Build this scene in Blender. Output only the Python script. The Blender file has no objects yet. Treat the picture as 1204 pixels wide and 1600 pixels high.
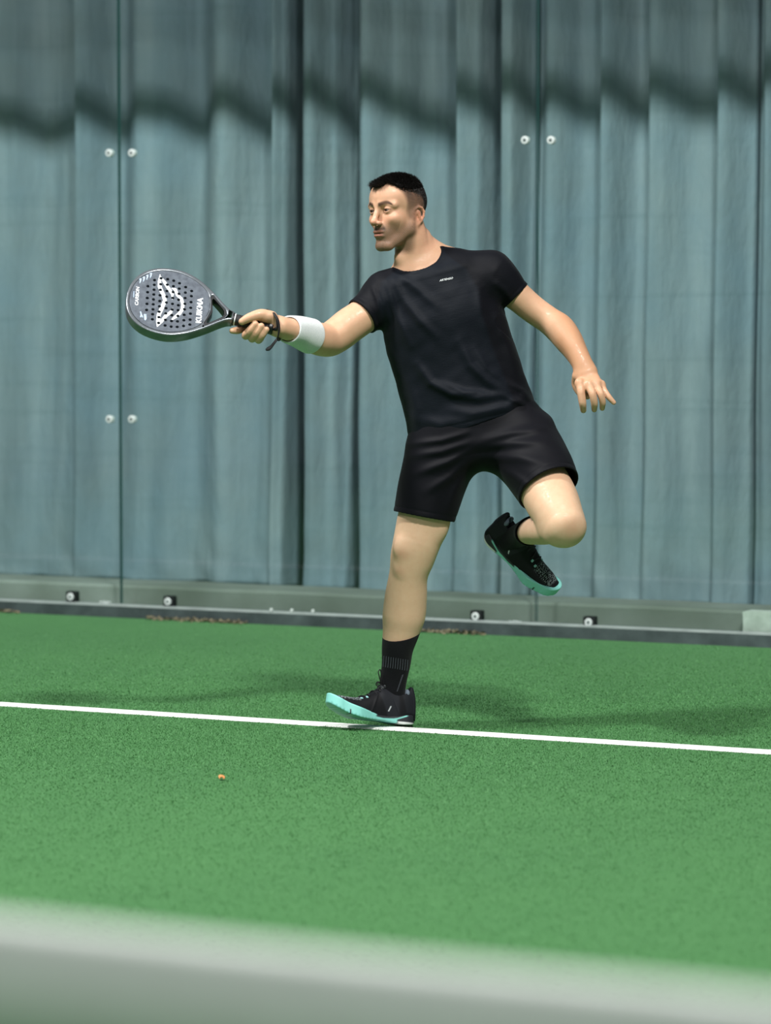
import bpy, bmesh, math, random
import numpy as np
from mathutils import Vector, Matrix, noise as mnoise

random.seed(7)
rng = np.random.default_rng(7)
scene = bpy.context.scene
COL = scene.collection

# ------------------------------------------------------------------ camera
FPX = 4720.0                      # focal length in pixels of the 1204x1600 frame
CAM_H = 1.215
PITCH = math.atan(263.0 / FPX)
cam_data = bpy.data.cameras.new('camera')
cam_data.sensor_fit = 'VERTICAL'
cam_data.sensor_height = 36.0
cam_data.sensor_width = 36.0
cam_data.lens = FPX / 1600.0 * 36.0
cam_data.clip_start = 0.1
cam_data.clip_end = 200.0
cam = bpy.data.objects.new('camera', cam_data)
cam.location = (0, 0, CAM_H)
cam.rotation_euler = (math.pi / 2 - PITCH, 0, 0)
COL.objects.link(cam)
scene.camera = cam
cam_data.dof.use_dof = True
cam_data.dof.focus_distance = 9.45
cam_data.dof.aperture_fstop = 2.9

# ------------------------------------------------------------------ world, lights, exposure
world = bpy.data.worlds.new('hall')
scene.world = world
world.use_nodes = True
bg = world.node_tree.nodes['Background']
bg.inputs[0].default_value = (0.90, 0.97, 1.0, 1)
bg.inputs[1].default_value = 0.13

def area_light(name, loc, target, size, power, color):
    ld = bpy.data.lights.new(name, 'AREA')
    ld.shape = 'RECTANGLE'; ld.size = size[0]; ld.size_y = size[1]
    ld.energy = power; ld.color = color
    o = bpy.data.objects.new(name, ld); COL.objects.link(o)
    o.location = loc
    o.rotation_euler = (Vector(target) - Vector(loc)).to_track_quat('-Z', 'Y').to_euler()
    return o
area_light('court_floodlight', (1.9, 2.9, 9.0), (0, 10.5, 0.8), (1.2, 0.8), 1220, (1.0, 0.985, 0.95))
area_light('court_floodlight', (-5.0, 7.6, 8.3), (-1.2, 12.5, 1.0), (1.2, 0.7), 1020, (1.0, 0.99, 0.97))
area_light('court_floodlight', (-3.0, -3.5, 8.5), (0, 9.0, 0.8), (1.4, 0.9), 400, (1.0, 0.99, 0.97))

scene.view_settings.view_transform = 'Standard'
scene.view_settings.look = 'None'
scene.view_settings.gamma = 1.0
scene.view_settings.use_curve_mapping = False
scene.view_settings.exposure = 0.0

# ------------------------------------------------------------------ helpers
CAMP = np.array([0, 0, CAM_H])
_F = np.array([0, math.cos(PITCH), -math.sin(PITCH)])
_U = np.array([0, math.sin(PITCH), math.cos(PITCH)])
_R = np.array([1.0, 0, 0])
def ray(x, y):
    return _F + _R * ((x - 602.0) / FPX) + _U * ((800.0 - y) / FPX)
def at_depth(x, y, Y):
    r = ray(x, y); return CAMP + r * (Y / r[1])
def on_ground(x, y, z=0.0):
    r = ray(x, y); return CAMP + r * ((z - CAM_H) / r[2])
def on_plane(x, y, p0, n):
    r = ray(x, y); t = np.dot(np.array(p0) - CAMP, n) / np.dot(r, n); return CAMP + r * t

def tag(o, label=None, cat=None, group=None, kind=None):
    if label: o['label'] = label
    if cat: o['category'] = cat
    if group: o['group'] = group
    if kind: o['kind'] = kind
    return o
def empty(name, loc=(0, 0, 0)):
    o = bpy.data.objects.new(name, None); o.empty_display_size = 0.1
    o.location = loc; COL.objects.link(o); return o
def add(name, me, mat=None, parent=None, smooth=False):
    o = bpy.data.objects.new(name, me); COL.objects.link(o)
    if mat is not None:
        for m in (mat if isinstance(mat, (list, tuple)) else [mat]): me.materials.append(m)
    if parent is not None:
        o.parent = parent
        o.matrix_parent_inverse = world_of(parent).inverted()
    if smooth and len(me.polygons):
        me.polygons.foreach_set('use_smooth', np.ones(len(me.polygons), dtype=bool))
    return o
def world_of(o):
    m = o.matrix_basis.copy()
    if o.parent is not None:
        m = world_of(o.parent) @ o.matrix_parent_inverse @ m
    return m
def mesh_np(name, verts, quads):
    """fast mesh from numpy arrays (all faces the same size)"""
    me = bpy.data.meshes.new(name)
    k = quads.shape[1]
    me.vertices.add(len(verts)); me.vertices.foreach_set('co', np.ascontiguousarray(verts, dtype=np.float32).ravel())
    me.loops.add(quads.size); me.loops.foreach_set('vertex_index', np.ascontiguousarray(quads, dtype=np.int32).ravel())
    me.polygons.add(len(quads)); me.polygons.foreach_set('loop_start', np.arange(0, quads.size, k, dtype=np.int32))
    me.update(calc_edges=True); me.validate()
    return me
def mesh_py(name, v, f):
    me = bpy.data.meshes.new(name); me.from_pydata([tuple(map(float, p)) for p in v], [], [tuple(map(int, q)) for q in f]); me.update()
    return me
def box_geo(V, F, c, ax, ay, az, sx, sy, sz):
    """append a box with half sizes along given axes"""
    c, ax, ay, az = map(np.asarray, (c, ax, ay, az)); b = len(V)
    for k in (-1, 1):
        for j in (-1, 1):
            for i in (-1, 1):
                V.append(c + ax * i * sx + ay * j * sy + az * k * sz)
    for q in ((0, 2, 3, 1), (4, 5, 7, 6), (0, 1, 5, 4), (2, 6, 7, 3), (0, 4, 6, 2), (1, 3, 7, 5)):
        F.append(tuple(b + i for i in q))
def bevel_box(name, c, ax, ay, az, sx, sy, sz, mat, parent=None, bev=0.004):
    V, F = [], []
    box_geo(V, F, c, ax, ay, az, sx, sy, sz)
    me = mesh_py(name, V, F)
    bm = bmesh.new(); bm.from_mesh(me)
    bmesh.ops.recalc_face_normals(bm, faces=bm.faces)
    bmesh.ops.bevel(bm, geom=list(bm.edges), offset=bev, segments=2, affect='EDGES')
    bm.to_mesh(me); bm.free()
    return add(name, me, mat, parent)
def tube_geo(V, F, pts, rad, n=8, flat=1.0, flatdir=None, cap=True):
    """swept tube along a polyline; flat<1 squashes it along flatdir"""
    pts = np.asarray(pts, float); m = len(pts)
    rad = np.full(m, rad) if np.isscalar(rad) else np.asarray(rad, float)
    T = np.gradient(pts, axis=0); T /= np.linalg.norm(T, axis=1)[:, None] + 1e-12
    ref = np.array([0.3, -1, 0.2]) if flatdir is None else np.asarray(flatdir, float)
    b = len(V)
    prev = None
    for i in range(m):
        r = ref if (prev is None or flatdir is not None) else prev
        e = r - T[i] * np.dot(r, T[i]); e /= np.linalg.norm(e) + 1e-12
        s = np.cross(T[i], e); prev = e
        for k in range(n):
            a = 2 * math.pi * k / n
            V.append(pts[i] + (s * math.cos(a) + e * math.sin(a) * flat) * rad[i])
    for i in range(m - 1):
        for k in range(n):
            F.append((b + i * n + k, b + i * n + (k + 1) % n, b + (i + 1) * n + (k + 1) % n, b + (i + 1) * n + k))
    if cap:
        F.append(tuple(b + k for k in range(n - 1, -1, -1))); F.append(tuple(b + (m - 1) * n + k for k in range(n)))
def catmull(P, n):
    """smooth resample of a list of stations (rows) to n rows, by chord length of first 3 columns"""
    P = np.asarray(P, float)
    if len(P) == 2:
        t = np.linspace(0, 1, n)[:, None]; return P[0] * (1 - t) + P[1] * t
    d = np.linalg.norm(np.diff(P[:, :3], axis=0), axis=1); u = np.concatenate([[0], np.cumsum(np.maximum(d, 1e-6))])
    m = np.gradient(P, u, axis=0) if len(P) > 2 else None
    # limited tangents keep the interpolation from overshooting
    s = np.diff(P, axis=0) / np.diff(u)[:, None]
    for i in range(1, len(P) - 1):
        same = (s[i - 1] * s[i]) > 0
        m[i] = np.where(same, m[i], m[i] * 0.35)
    uu = np.linspace(0, u[-1], n); k = np.clip(np.searchsorted(u, uu, side='right') - 1, 0, len(P) - 2)
    hgt = (u[k + 1] - u[k])[:, None]; t = ((uu - u[k])[:, None]) / hgt
    return ((2*t**3 - 3*t**2 + 1) * P[k] + (t**3 - 2*t**2 + t) * hgt * m[k] + (-2*t**3 + 3*t**2) * P[k+1] + (t**3 - t**2) * hgt * m[k+1])

# ------------------------------------------------------------------ materials
def srgb(r, g, b):
    f = lambda c: (c / 255 / 12.92) if c / 255 <= 0.04045 else ((c / 255 + 0.055) / 1.055) ** 2.4
    return (f(r), f(g), f(b), 1.0)
class NT:
    def __init__(self, name):
        self.m = bpy.data.materials.new(name); self.m.use_nodes = True
        self.t = self.m.node_tree; self.n = self.t.nodes; self.n.clear()
        self.out = self.n.new('ShaderNodeOutputMaterial')
    def node(self, typ, **kw):
        nd = self.n.new(typ)
        for k, v in kw.items():
            if k in ('inp',):
                for kk, vv in v.items(): nd.inputs[kk].default_value = vv
            else: setattr(nd, k, v)
        return nd
    def link(self, a, b): self.t.links.new(a, b)
    def bsdf(self, color=None, rough=0.6, **inp):
        b = self.node('ShaderNodeBsdfPrincipled')
        if color is not None: b.inputs['Base Color'].default_value = color
        b.inputs['Roughness'].default_value = rough
        for k, v in inp.items(): b.inputs[k.replace('_', ' ')].default_value = v
        self.link(b.outputs[0], self.out.inputs[0]); return b
    def coords(self, kind='Object'):
        return self.node('ShaderNodeTexCoord').outputs[kind]
    def mapping(self, vec, scale=(1, 1, 1), rot=(0, 0, 0)):
        mp = self.node('ShaderNodeMapping'); mp.inputs['Scale'].default_value = scale; mp.inputs['Rotation'].default_value = rot
        self.link(vec, mp.inputs[0]); return mp.outputs[0]
    def noise(self, vec, scale, detail=3, rough=0.55):
        nz = self.node('ShaderNodeTexNoise'); nz.inputs['Scale'].default_value = scale
        nz.inputs['Detail'].default_value = detail; nz.inputs['Roughness'].default_value = rough
        self.link(vec, nz.inputs['Vector']); return nz.outputs['Fac']
    def ramp(self, fac, stops):
        r = self.node('ShaderNodeValToRGB'); e = r.color_ramp.elements
        while len(e) < len(stops): e.new(0.5)
        for i, (p, c) in enumerate(stops): e[i].position = p; e[i].color = c
        self.link(fac, r.inputs[0]); return r.outputs[0]
    def mix(self, fac, a, b, blend='MIX'):
        m = self.node('ShaderNodeMix', data_type='RGBA', blend_type=blend)
        for s, v in ((0, fac), (6, a), (7, b)):
            if hasattr(v, 'is_linked'): self.link(v, m.inputs[s])
            else: m.inputs[s].default_value = v
        return m.outputs[2]
    def math(self, op, a, b=0.0):
        m = self.node('ShaderNodeMath', operation=op)
        for s, v in ((0, a), (1, b)):
            if hasattr(v, 'is_linked'): self.link(v, m.inputs[s])
            else: m.inputs[s].default_value = v
        return m.outputs[0]
    def bump(self, height, strength, dist, bsdf):
        b = self.node('ShaderNodeBump'); b.inputs['Strength'].default_value = strength; b.inputs['Distance'].default_value = dist
        self.link(height, b.inputs['Height']); self.link(b.outputs[0], bsdf.inputs['Normal']); return b
def plain(name, color, rough=0.6, noise_amt=0.0, nscale=20.0, **inp):
    t = NT(name); b = t.bsdf(color, rough, **inp)
    if noise_amt:
        f = t.noise(t.coords(), nscale, 4)
        lo = tuple(c * (1 - noise_amt) for c in color[:3]) + (1,); hi = tuple(min(1, c * (1 + noise_amt)) for c in color[:3]) + (1,)
        t.link(t.ramp(f, [(0.3, lo), (0.7, hi)]), b.inputs['Base Color'])
    return t.m
MAT = {}
# ------------------------------------------------------------------ the court: floor, line, glass wall, curtain, net
THETA = math.atan(FPX / 9600.0)
WU = np.array([math.cos(THETA), -math.sin(THETA), 0])       # along the wall, to the right and nearer
WN = np.array([math.sin(THETA), math.cos(THETA), 0])        # away from the court
UP = np.array([0, 0, 1.0])
G0 = on_ground(602, 983.0)                                  # foot of the glass wall
L0 = on_ground(602, 1139.5)                                 # service line
N0 = np.array([0, 1.64, 0.0])                               # net
def wall_s(x, y=600.0, back=0.0):
    p = on_plane(x, y, G0 + WN * back, WN); return float(np.dot(p - G0, WU))
def wp(s, d, z): return G0 + WU * s + WN * d + UP * z

# --- materials of the setting
t = NT('green_turf'); b = t.bsdf(rough=0.85)
co = t.coords()
f1 = t.noise(co, 1.1, 3); f2 = t.noise(co, 140.0, 4, 0.7); f3 = t.noise(co, 14.0, 4, 0.6)
c = t.ramp(f2, [(0.25, srgb(54, 98, 56)), (0.52, srgb(66, 114, 67)), (0.80, srgb(80, 128, 79))])
c = t.mix(t.math('MULTIPLY', t.ramp(f1, [(0.35, (0, 0, 0, 1)), (0.7, (1, 1, 1, 1))]), 0.30), c, srgb(54, 98, 60))
c = t.mix(t.math('MULTIPLY', t.ramp(f3, [(0.4, (0, 0, 0, 1)), (0.7, (1, 1, 1, 1))]), 0.22), c, srgb(80, 126, 80))
t.link(c, b.inputs['Base Color']); b.inputs['Specular IOR Level'].default_value = 0.25
t.bump(f2, 0.4, 0.004, b); MAT['turf'] = t.m

t = NT('turf_blades'); b = t.bsdf(rough=0.6); b.inputs['Specular IOR Level'].default_value = 0.3
f = t.noise(t.coords(), 60.0, 3, 0.7)
t.link(t.ramp(f, [(0.3, srgb(66, 118, 67)), (0.55, srgb(80, 134, 80)), (0.8, srgb(102, 156, 99))]), b.inputs['Base Color']); MAT['blade'] = t.m

t = NT('white_line_pile'); b = t.bsdf(rough=0.85)
f = t.noise(t.coords(), 120.0, 3, 0.7)
t.link(t.ramp(f, [(0.3, srgb(205, 212, 205)), (0.6, srgb(238, 240, 236))]), b.inputs['Base Color']); t.bump(f, 0.5, 0.004, b); MAT['line'] = t.m

t = NT('concrete'); b = t.bsdf(rough=0.9); co = t.coords()
f = t.noise(co, 3.0, 5, 0.6); g = t.noise(co, 60.0, 3)
c = t.ramp(t.noise(co, 0.9, 3), [(0.36, srgb(82, 88, 82)), (0.66, srgb(142, 148, 144))])
c = t.mix(t.math('MULTIPLY', t.ramp(f, [(0.4, (0, 0, 0, 1)), (0.7, (1, 1, 1, 1))]), 0.5), c, srgb(84, 90, 80))
t.link(t.mix(t.math('MULTIPLY', g, 0.25), c, srgb(84, 88, 80)), b.inputs['Base Color']); t.bump(g, 0.3, 0.003, b); MAT['concrete'] = t.m

t = NT('pale_concrete'); b = t.bsdf(rough=0.9); co = t.coords()
f = t.noise(co, 9.0, 5, 0.6)
t.link(t.ramp(f, [(0.3, srgb(150, 156, 148)), (0.7, srgb(200, 204, 198))]), b.inputs['Base Color']); t.bump(f, 0.4, 0.006, b); MAT['pale_concrete'] = t.m

t = NT('rail_steel'); b = t.bsdf(rough=0.5, Metallic=0.3); co = t.coords()
f = t.noise(co, 7.0, 5, 0.6)
t.link(t.ramp(f, [(0.3, srgb(50, 60, 62)), (0.75, srgb(84, 96, 98))]), b.inputs['Base Color']); MAT['rail'] = t.m
MAT['rail_edge'] = plain('rail_edge', srgb(150, 160, 160), 0.45, 0.15, 12)
MAT['black_steel'] = plain('black_steel', srgb(26, 30, 32), 0.45, 0.1, 20)
MAT['dark_wall'] = plain('dark_wall', srgb(20, 25, 27), 0.9, 0.2, 2.0)
MAT['bolt_white'] = plain('bolt_white', srgb(196, 204, 204), 0.5)
MAT['bolt_core'] = plain('bolt_core', srgb(92, 104, 106), 0.35, Metallic=0.6)
MAT['label_white'] = plain('label_white', srgb(205, 216, 214), 0.6)
MAT['debris'] = plain('debris', srgb(112, 106, 84), 0.9, 0.25, 60.0)
MAT['leaf'] = plain('leaf', srgb(206, 140, 84), 0.8, 0.2, 80)

t = NT('curtain_cloth'); b = t.bsdf(rough=0.8); co = t.coords()
st = t.noise(t.mapping(co, (6, 6, 0.45)), 1.0, 4, 0.6)          # vertical weathering streaks
bl = t.noise(co, 1.5, 5, 0.6); hz = t.noise(t.mapping(co, (0.8, 0.8, 16)), 1.0, 3, 0.6)
c = t.ramp(st, [(0.25, srgb(102, 117, 125)), (0.5, srgb(119, 134, 142)), (0.78, srgb(139, 152, 159))])
c = t.mix(t.math('MULTIPLY', t.ramp(bl, [(0.42, (0, 0, 0, 1)), (0.68, (1, 1, 1, 1))]), 0.40), c, srgb(104, 132, 152))
c = t.mix(t.math('MULTIPLY', t.ramp(hz, [(0.55, (0, 0, 0, 1)), (0.72, (1, 1, 1, 1))]), 0.22), c, srgb(86, 108, 116))
wv = t.noise(t.mapping(co, (420, 420, 420)), 1.0, 1)
t.link(c, b.inputs['Base Color']); b.inputs['Specular IOR Level'].default_value = 0.25
cr = t.noise(t.mapping(co, (3.5, 3.5, 1.1)), 3.0, 5, 0.6)
t.bump(cr, 0.45, 0.035, b); MAT['curtain'] = t.m

t = NT('glass_pane')
tr = t.node('ShaderNodeBsdfTransparent'); tr.inputs[0].default_value = (0.93, 0.975, 0.96, 1)
gl = t.node('ShaderNodeBsdfGlossy'); gl.inputs['Roughness'].default_value = 0.02; gl.inputs[0].default_value = (0.9, 1, 0.97, 1)
lw = t.node('ShaderNodeLayerWeight'); lw.inputs[0].default_value = 0.5
fres = t.math('ADD', t.math('MULTIPLY', t.math('POWER', lw.outputs['Facing'], 5.0), 0.85), 0.028)
mx = t.node('ShaderNodeMixShader'); t.link(fres, mx.inputs[0]); t.link(tr.outputs[0], mx.inputs[1]); t.link(gl.outputs[0], mx.inputs[2])
t.link(mx.outputs[0], t.out.inputs[0]); MAT['glass'] = t.m
MAT['glass_edge'] = plain('glass_edge', srgb(46, 92, 88), 0.2)
MAT['tape'] = plain('net_tape', srgb(226, 232, 228), 0.8, 0.04, 40)
MAT['net_cord'] = plain('net_cord', srgb(24, 26, 28), 0.8)

# --- floor: turf up to the glass, concrete beyond it
def strip(name, s0, s1, d0, d1, z, mat, base=None, parent=None, nx=1, ny=1):
    V, F = [], []
    for j in range(ny + 1):
        for i in range(nx + 1):
            V.append(wp(s0 + (s1 - s0) * i / nx, d0 + (d1 - d0) * j / ny, z))
    for j in range(ny):
        for i in range(nx):
            a = j * (nx + 1) + i; F.append((a, a + 1, a + nx + 2, a + nx + 1))
    return add(name, mesh_py(name, V, F), mat, parent)
turf_o = tag(strip('floor', -9, 9, -16, 0.03, 0.0, MAT['turf']), 'green artificial turf of the padel court', kind='structure')
tag(strip('floor', -9, 9, 0.03, 6.0, -0.004, MAT['concrete']), 'grey concrete ground behind the glass wall', kind='structure')

d_line = float(np.dot(L0 - G0, WN))
LW = 0.029
rows = []
for i in range(181):
    s = -4.5 + 9.0 * i / 180
    w1 = LW + 0.003 * mnoise.noise((s * 9, 0, 0)); w0 = LW + 0.003 * mnoise.noise((s * 9, 7, 0))
    rows += [wp(s, d_line - w0, 0.001), wp(s, d_line - w0 + 0.006, 0.008), wp(s, d_line + w1 - 0.006, 0.008), wp(s, d_line + w1, 0.001)]
F = [(4*i + k, 4*(i+1) + k, 4*(i+1) + k + 1, 4*i + k + 1) for i in range(180) for k in range(3)]
tag(add('court_line', mesh_py('court_line', rows, F), MAT['line']), 'straight white service line crossing the green turf under the shoe', 'court line')

NFIB = 340000
# short upright turf fibres where the picture is sharp: uncountable, one object
def turf_fibres(n):
    Y = np.where(rng.random(n) < 0.5, rng.normal(9.7, 1.0, n), rng.triangular(3.6, 9.5, 13.4, n))
    X = np.where(rng.random(n) < 0.62, rng.uniform(-1, 1, n) * (0.14 * Y + 0.12), rng.normal(0, 1, n) * (0.17 * Y + 0.3))
    P = np.stack([X, Y, np.zeros(n)], 1); d = (P - G0) @ WN
    keep = (d < -0.06) & (np.abs(d - d_line) > LW - 0.004); P = P[keep]; n = len(P)
    ang = rng.uniform(0, 2 * np.pi, n); hgt = rng.uniform(0.003, 0.0055, n); w = rng.uniform(0.0009, 0.0016, n)
    side = np.stack([np.cos(ang), np.sin(ang), np.zeros(n)], 1) * w[:, None]
    lean = np.stack([rng.normal(0, 0.5, n) * hgt, rng.normal(0, 0.5, n) * hgt, hgt], 1)
    V = np.empty((n, 3, 3)); V[:, 0] = P - side; V[:, 1] = P + side; V[:, 2] = P + lean
    return mesh_np('turf_fibres', V.reshape(-1, 3), np.arange(n * 3).reshape(-1, 3))
add('turf_fibres', turf_fibres(NFIB), MAT['blade'], turf_o)['kind'] = 'stuff'

# --- glass panes with seams, bolts and clamps
S_L, S_R = wall_s(188, 600), wall_s(838.5, 600)
PW = S_R - S_L
GT = 0.006
def pane(n, s0, s1):
    V, F = [], []
    box_geo(V, F, wp((s0 + s1) / 2, 0, 1.53), WU, WN, UP, (s1 - s0) / 2 - 0.004, GT, 1.47)
    me = mesh_py('window', V, F); o = add('window_%d' % n, me, [MAT['glass'], MAT['glass_edge']])
    for p in me.polygons:
        if abs(p.normal.dot(Vector(WN))) < 0.5: p.material_index = 1
    tag(o, ['clear glass wall panel at the left behind the racket', 'clear middle glass wall panel behind the player', 'clear glass wall panel to the right of the player'][n - 1], kind='structure')
    return o
panes = [pane(1, S_L - PW, S_L), pane(2, S_L, S_R), pane(3, S_R, S_R + PW)]

def disc_geo(V, F, c, ax, ay, az, r, h, n=20, dome=0.3):
    b = len(V)
    for (rr, hh) in ((r, 0), (r, h * (1 - dome)), (r * 0.85, h)):
        for k in range(n):
            a = 2 * math.pi * k / n; V.append(c + ax * rr * math.cos(a) + ay * rr * math.sin(a) + az * hh)
    for j in range(2):
        for k in range(n):
            F.append((b + j*n + k, b + j*n + (k+1) % n, b + (j+1)*n + (k+1) % n, b + (j+1)*n + k))
    F.append(tuple(b + 2*n + k for k in range(n))); F.append(tuple(b + k for k in range(n - 1, -1, -1)))
def bolt(x, y, label, r=0.0165):
    p = on_plane(x, y, G0 - WN * GT, WN)
    root = empty('glass_bolt', p); tag(root, label, 'bolt', 'round bolts joining the glass panels')
    V, F = [], []; disc_geo(V, F, p, WU, UP, -WN, r, 0.007); add('washer', mesh_py('washer', V, F), MAT['bolt_white'], root)
    V, F = [], []; disc_geo(V, F, p - WN * 0.007, WU, UP, -WN, r * 0.42, 0.003, 12); add('bolt_head', mesh_py('bolt_head', V, F), MAT['bolt_core'], root)
    V, F = [], []; disc_geo(V, F, p + WN * 2 * GT, WU, UP, WN, r, 0.007); add('rear_washer', mesh_py('rear_washer', V, F), MAT['bolt_white'], root)
bolt(170.5, 239, 'left white bolt of the upper pair at the left glass seam')
bolt(206, 239, 'right white bolt of the upper pair at the left glass seam')
bolt(171, 655, 'left white bolt of the lower pair at the left glass seam')
bolt(206, 655, 'right white bolt of the lower pair at the left glass seam')
bolt(820, 219, 'left white bolt of the pair at the right glass seam, near the top')
bolt(860.5, 219, 'right white bolt of the pair at the right glass seam, near the top')

def clamp(x, y, label):
    p = on_plane(x, y, G0 - WN * GT, WN)
    root = empty('glass_clamp', p); tag(root, label, 'clamp', 'black square clamps at the foot of the glass')
    bevel_box('plate', p - WN * 0.006, WU, WN, UP, 0.026, 0.006, 0.024, MAT['black_steel'], root, 0.003)
    bevel_box('rear_plate', p + WN * (2 * GT + 0.006), WU, WN, UP, 0.026, 0.006, 0.024, MAT['black_steel'], root, 0.003)
    V, F = [], []; disc_geo(V, F, p - WN * 0.012, WU, UP, -WN, 0.0165, 0.006); add('washer', mesh_py('washer', V, F), MAT['bolt_white'], root)
    V, F = [], []; disc_geo(V, F, p - WN * 0.018, WU, UP, -WN, 0.006, 0.003, 12); add('bolt_head', mesh_py('bolt_head', V, F), MAT['bolt_core'], root)
clamp(112.5, 932, 'leftmost black square glass clamp with white bolt')
clamp(264.5, 939.5, 'black square glass clamp just right of the left glass seam')
clamp(744.5, 962.5, 'black square glass clamp between the standing leg and the right seam')
clamp(921, 972, 'rightmost black square glass clamp below the raised shoe')

# --- foot rail under the glass
rail_h = 0.050
V, F = [], []; box_geo(V, F, wp(0, -0.012, rail_h / 2), WU, WN, UP, 6, 0.026, rail_h / 2)
o = tag(add('trim_1', mesh_py('rail', V, F), MAT['rail']), 'dark steel rail under the glass panels', kind='structure')
V, F = [], []; box_geo(V, F, wp(0, -0.024, rail_h + 0.004), WU, WN, UP, 6, 0.014, 0.004)
add('rail_lip', mesh_py('rail_lip', V, F), MAT['rail_edge'], o)
for i, x in enumerate((424, 456, 489)):
    p = on_plane(x, 952.5 + i, G0 - WN * 0.036, WN)
    V, F = [], []; disc_geo(V, F, p, WU, UP, -WN, 0.007, 0.006, 12); add('screw', mesh_py('screw', V, F), MAT['bolt_white'], o)
# small etched stamps on two panes (a row of short marks, not legible in the photo)
def stamp(x, y, par):
    V, F = [], []
    p = on_plane(x, y, G0 - WN * (GT + 0.0008), WN)
    for k, (dx, w) in enumerate(((-0.024, 0.006), (-0.010, 0.0035), (0.002, 0.0035), (0.017, 0.008))):
        for dz in ((-0.007, 0, 0.007) if k in (1, 2) else (-0.005, 0.005)):
            box_geo(V, F, p + WU * dx + UP * dz, WU, WN, UP, w, 0.0005, 0.0016)
        box_geo(V, F, p + WU * (dx - w), WU, WN, UP, 0.0014, 0.0005, 0.008)
    add('etched_stamp', mesh_py('etched_stamp', V, F), MAT['label_white'], par)
stamp(165.5, 942, panes[0]); stamp(806, 973, panes[1])
# sand and dry bits swept against the rail
def debris():
    n = 2600; s = rng.uniform(-2.6, 2.6, n)
    dens = np.array([mnoise.noise((v * 1.7, 3, 0)) for v in s]); keep = dens > 0.08; s = s[keep]; n = len(s)
    d = -0.042 - np.abs(rng.normal(0, 0.022, n)); P = G0 + WU * s[:, None] + WN * d[:, None] + UP * rng.uniform(0.003, 0.014, n)[:, None]
    r = rng.uniform(0.004, 0.013, n)[:, None]
    e1 = rng.normal(0, 1, (n, 3)); e1[:, 2] *= 0.3; e1 /= np.linalg.norm(e1, axis=1)[:, None]
    e2 = np.cross(e1, rng.normal(0, 1, (n, 3))); e2 /= np.linalg.norm(e2, axis=1)[:, None]
    V = np.stack([P - e1 * r, P + e2 * r * .6, P + e1 * r, P - e2 * r * .6], 1).reshape(-1, 3)
    return mesh_np('debris', V, np.arange(n * 4).reshape(-1, 4))
tag(add('ground_debris', debris(), MAT['debris']), 'brown sand and dry plant bits along the foot of the glass', 'debris', kind='stuff')

# --- steel beam and welded mesh above the glass (above the frame; they shade the curtain)
BEAM_Z = 3.03
V, F = [], []; box_geo(V, F, wp(0, 0.0, BEAM_Z), WU, WN, UP, 6, 0.030, 0.050)
beam = tag(add('trim_2', mesh_py('beam', V, F), MAT['black_steel']), 'dark steel beam along the top of the glass', kind='structure')
V, F = [], []
for i in range(287):
    box_geo(V, F, wp(-5 + 0.035 * i, 0, BEAM_Z + 0.5), WU, WN, UP, 0.0055, 0.0030, 0.5)
for j in range(26):
    box_geo(V, F, wp(0, 0.006, BEAM_Z + 0.07 + 0.035 * j), WU, WN, UP, 6, 0.0030, 0.0060)
o = add('wire_mesh', mesh_py('wire_mesh', V, F), MAT['black_steel'], beam); o['kind'] = 'stuff'

# --- curtain: hanging tarpaulin sheets behind the glass; (x pixel, recess 0..1) control points of the folds
CB = 0.85                                             # distance of the foremost folds behind the glass
FOLD = 0.21
def curtain(name, label, ctrl, hem, seed, extra=0.0):
    xs = np.array([c[0] for c in ctrl], float); rs = np.array([c[1] for c in ctrl], float)
    ss = np.array([wall_s(x, 500, CB) for x in xs])
    n = int((ss[-1] - ss[0]) / 0.006); nz = 70
    s = np.linspace(ss[0], ss[-1], n)
    k = np.clip(np.searchsorted(ss, s, side='right') - 1, 0, len(ss) - 2)
    u = (s - ss[k]) / (ss[k + 1] - ss[k]); u = u * u * (3 - 2 * u)
    base = rs[k] * (1 - u) + rs[k + 1] * u
    V = np.empty((nz + 1, n, 3)); top = 3.9
    zz = np.linspace(0, 1, nz + 1) ** 1.25
    for j in range(nz + 1):
        for i in range(n):
            z0 = hem + 0.012 * mnoise.noise((s[i] * 6, seed, 2.0)); z = z0 + (top - z0) * zz[j]
            hfrac = min(1.0, z / 2.2)
            amp = 0.40 + 0.70 * hfrac
            sway = 0.035 * (1 - hfrac) * mnoise.noise((s[i] * 2.0, z * 0.9, seed + 4.0))
            fine = 0.014 * mnoise.noise((s[i] * 7.0, z * 0.7, seed)) + 0.0025 * mnoise.noise((s[i] * 26.0, z * 1.5, seed + 9))
            crumple = 0.020 * max(0, 0.45 - z) / 0.45 * mnoise.noise((s[i] * 9.0 + z * 5, z * 6.0, seed + 2))
            sx = 0.02 * (1 - hfrac) * mnoise.noise((s[i] * 1.5, z * 1.2, seed + 7))
            V[j, i] = wp(s[i] + sx, CB + FOLD * base[i] * amp + sway + fine + crumple + extra, z)
    ii = np.arange(n - 1)[None] + (np.arange(nz) * n)[:, None]
    Q = np.stack([ii, ii + 1, ii + n + 1, ii + n], -1).reshape(-1, 4)
    o = add(name, mesh_np(name, V.reshape(-1, 3), Q), MAT['curtain'], smooth=True)
    sm = o.modifiers.new('thickness', 'SOLIDIFY'); sm.thickness = 0.003; sm.offset = 0
    tag(o, label, 'curtain', 'tarpaulin curtain sheets behind the glass')
    return o
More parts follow.
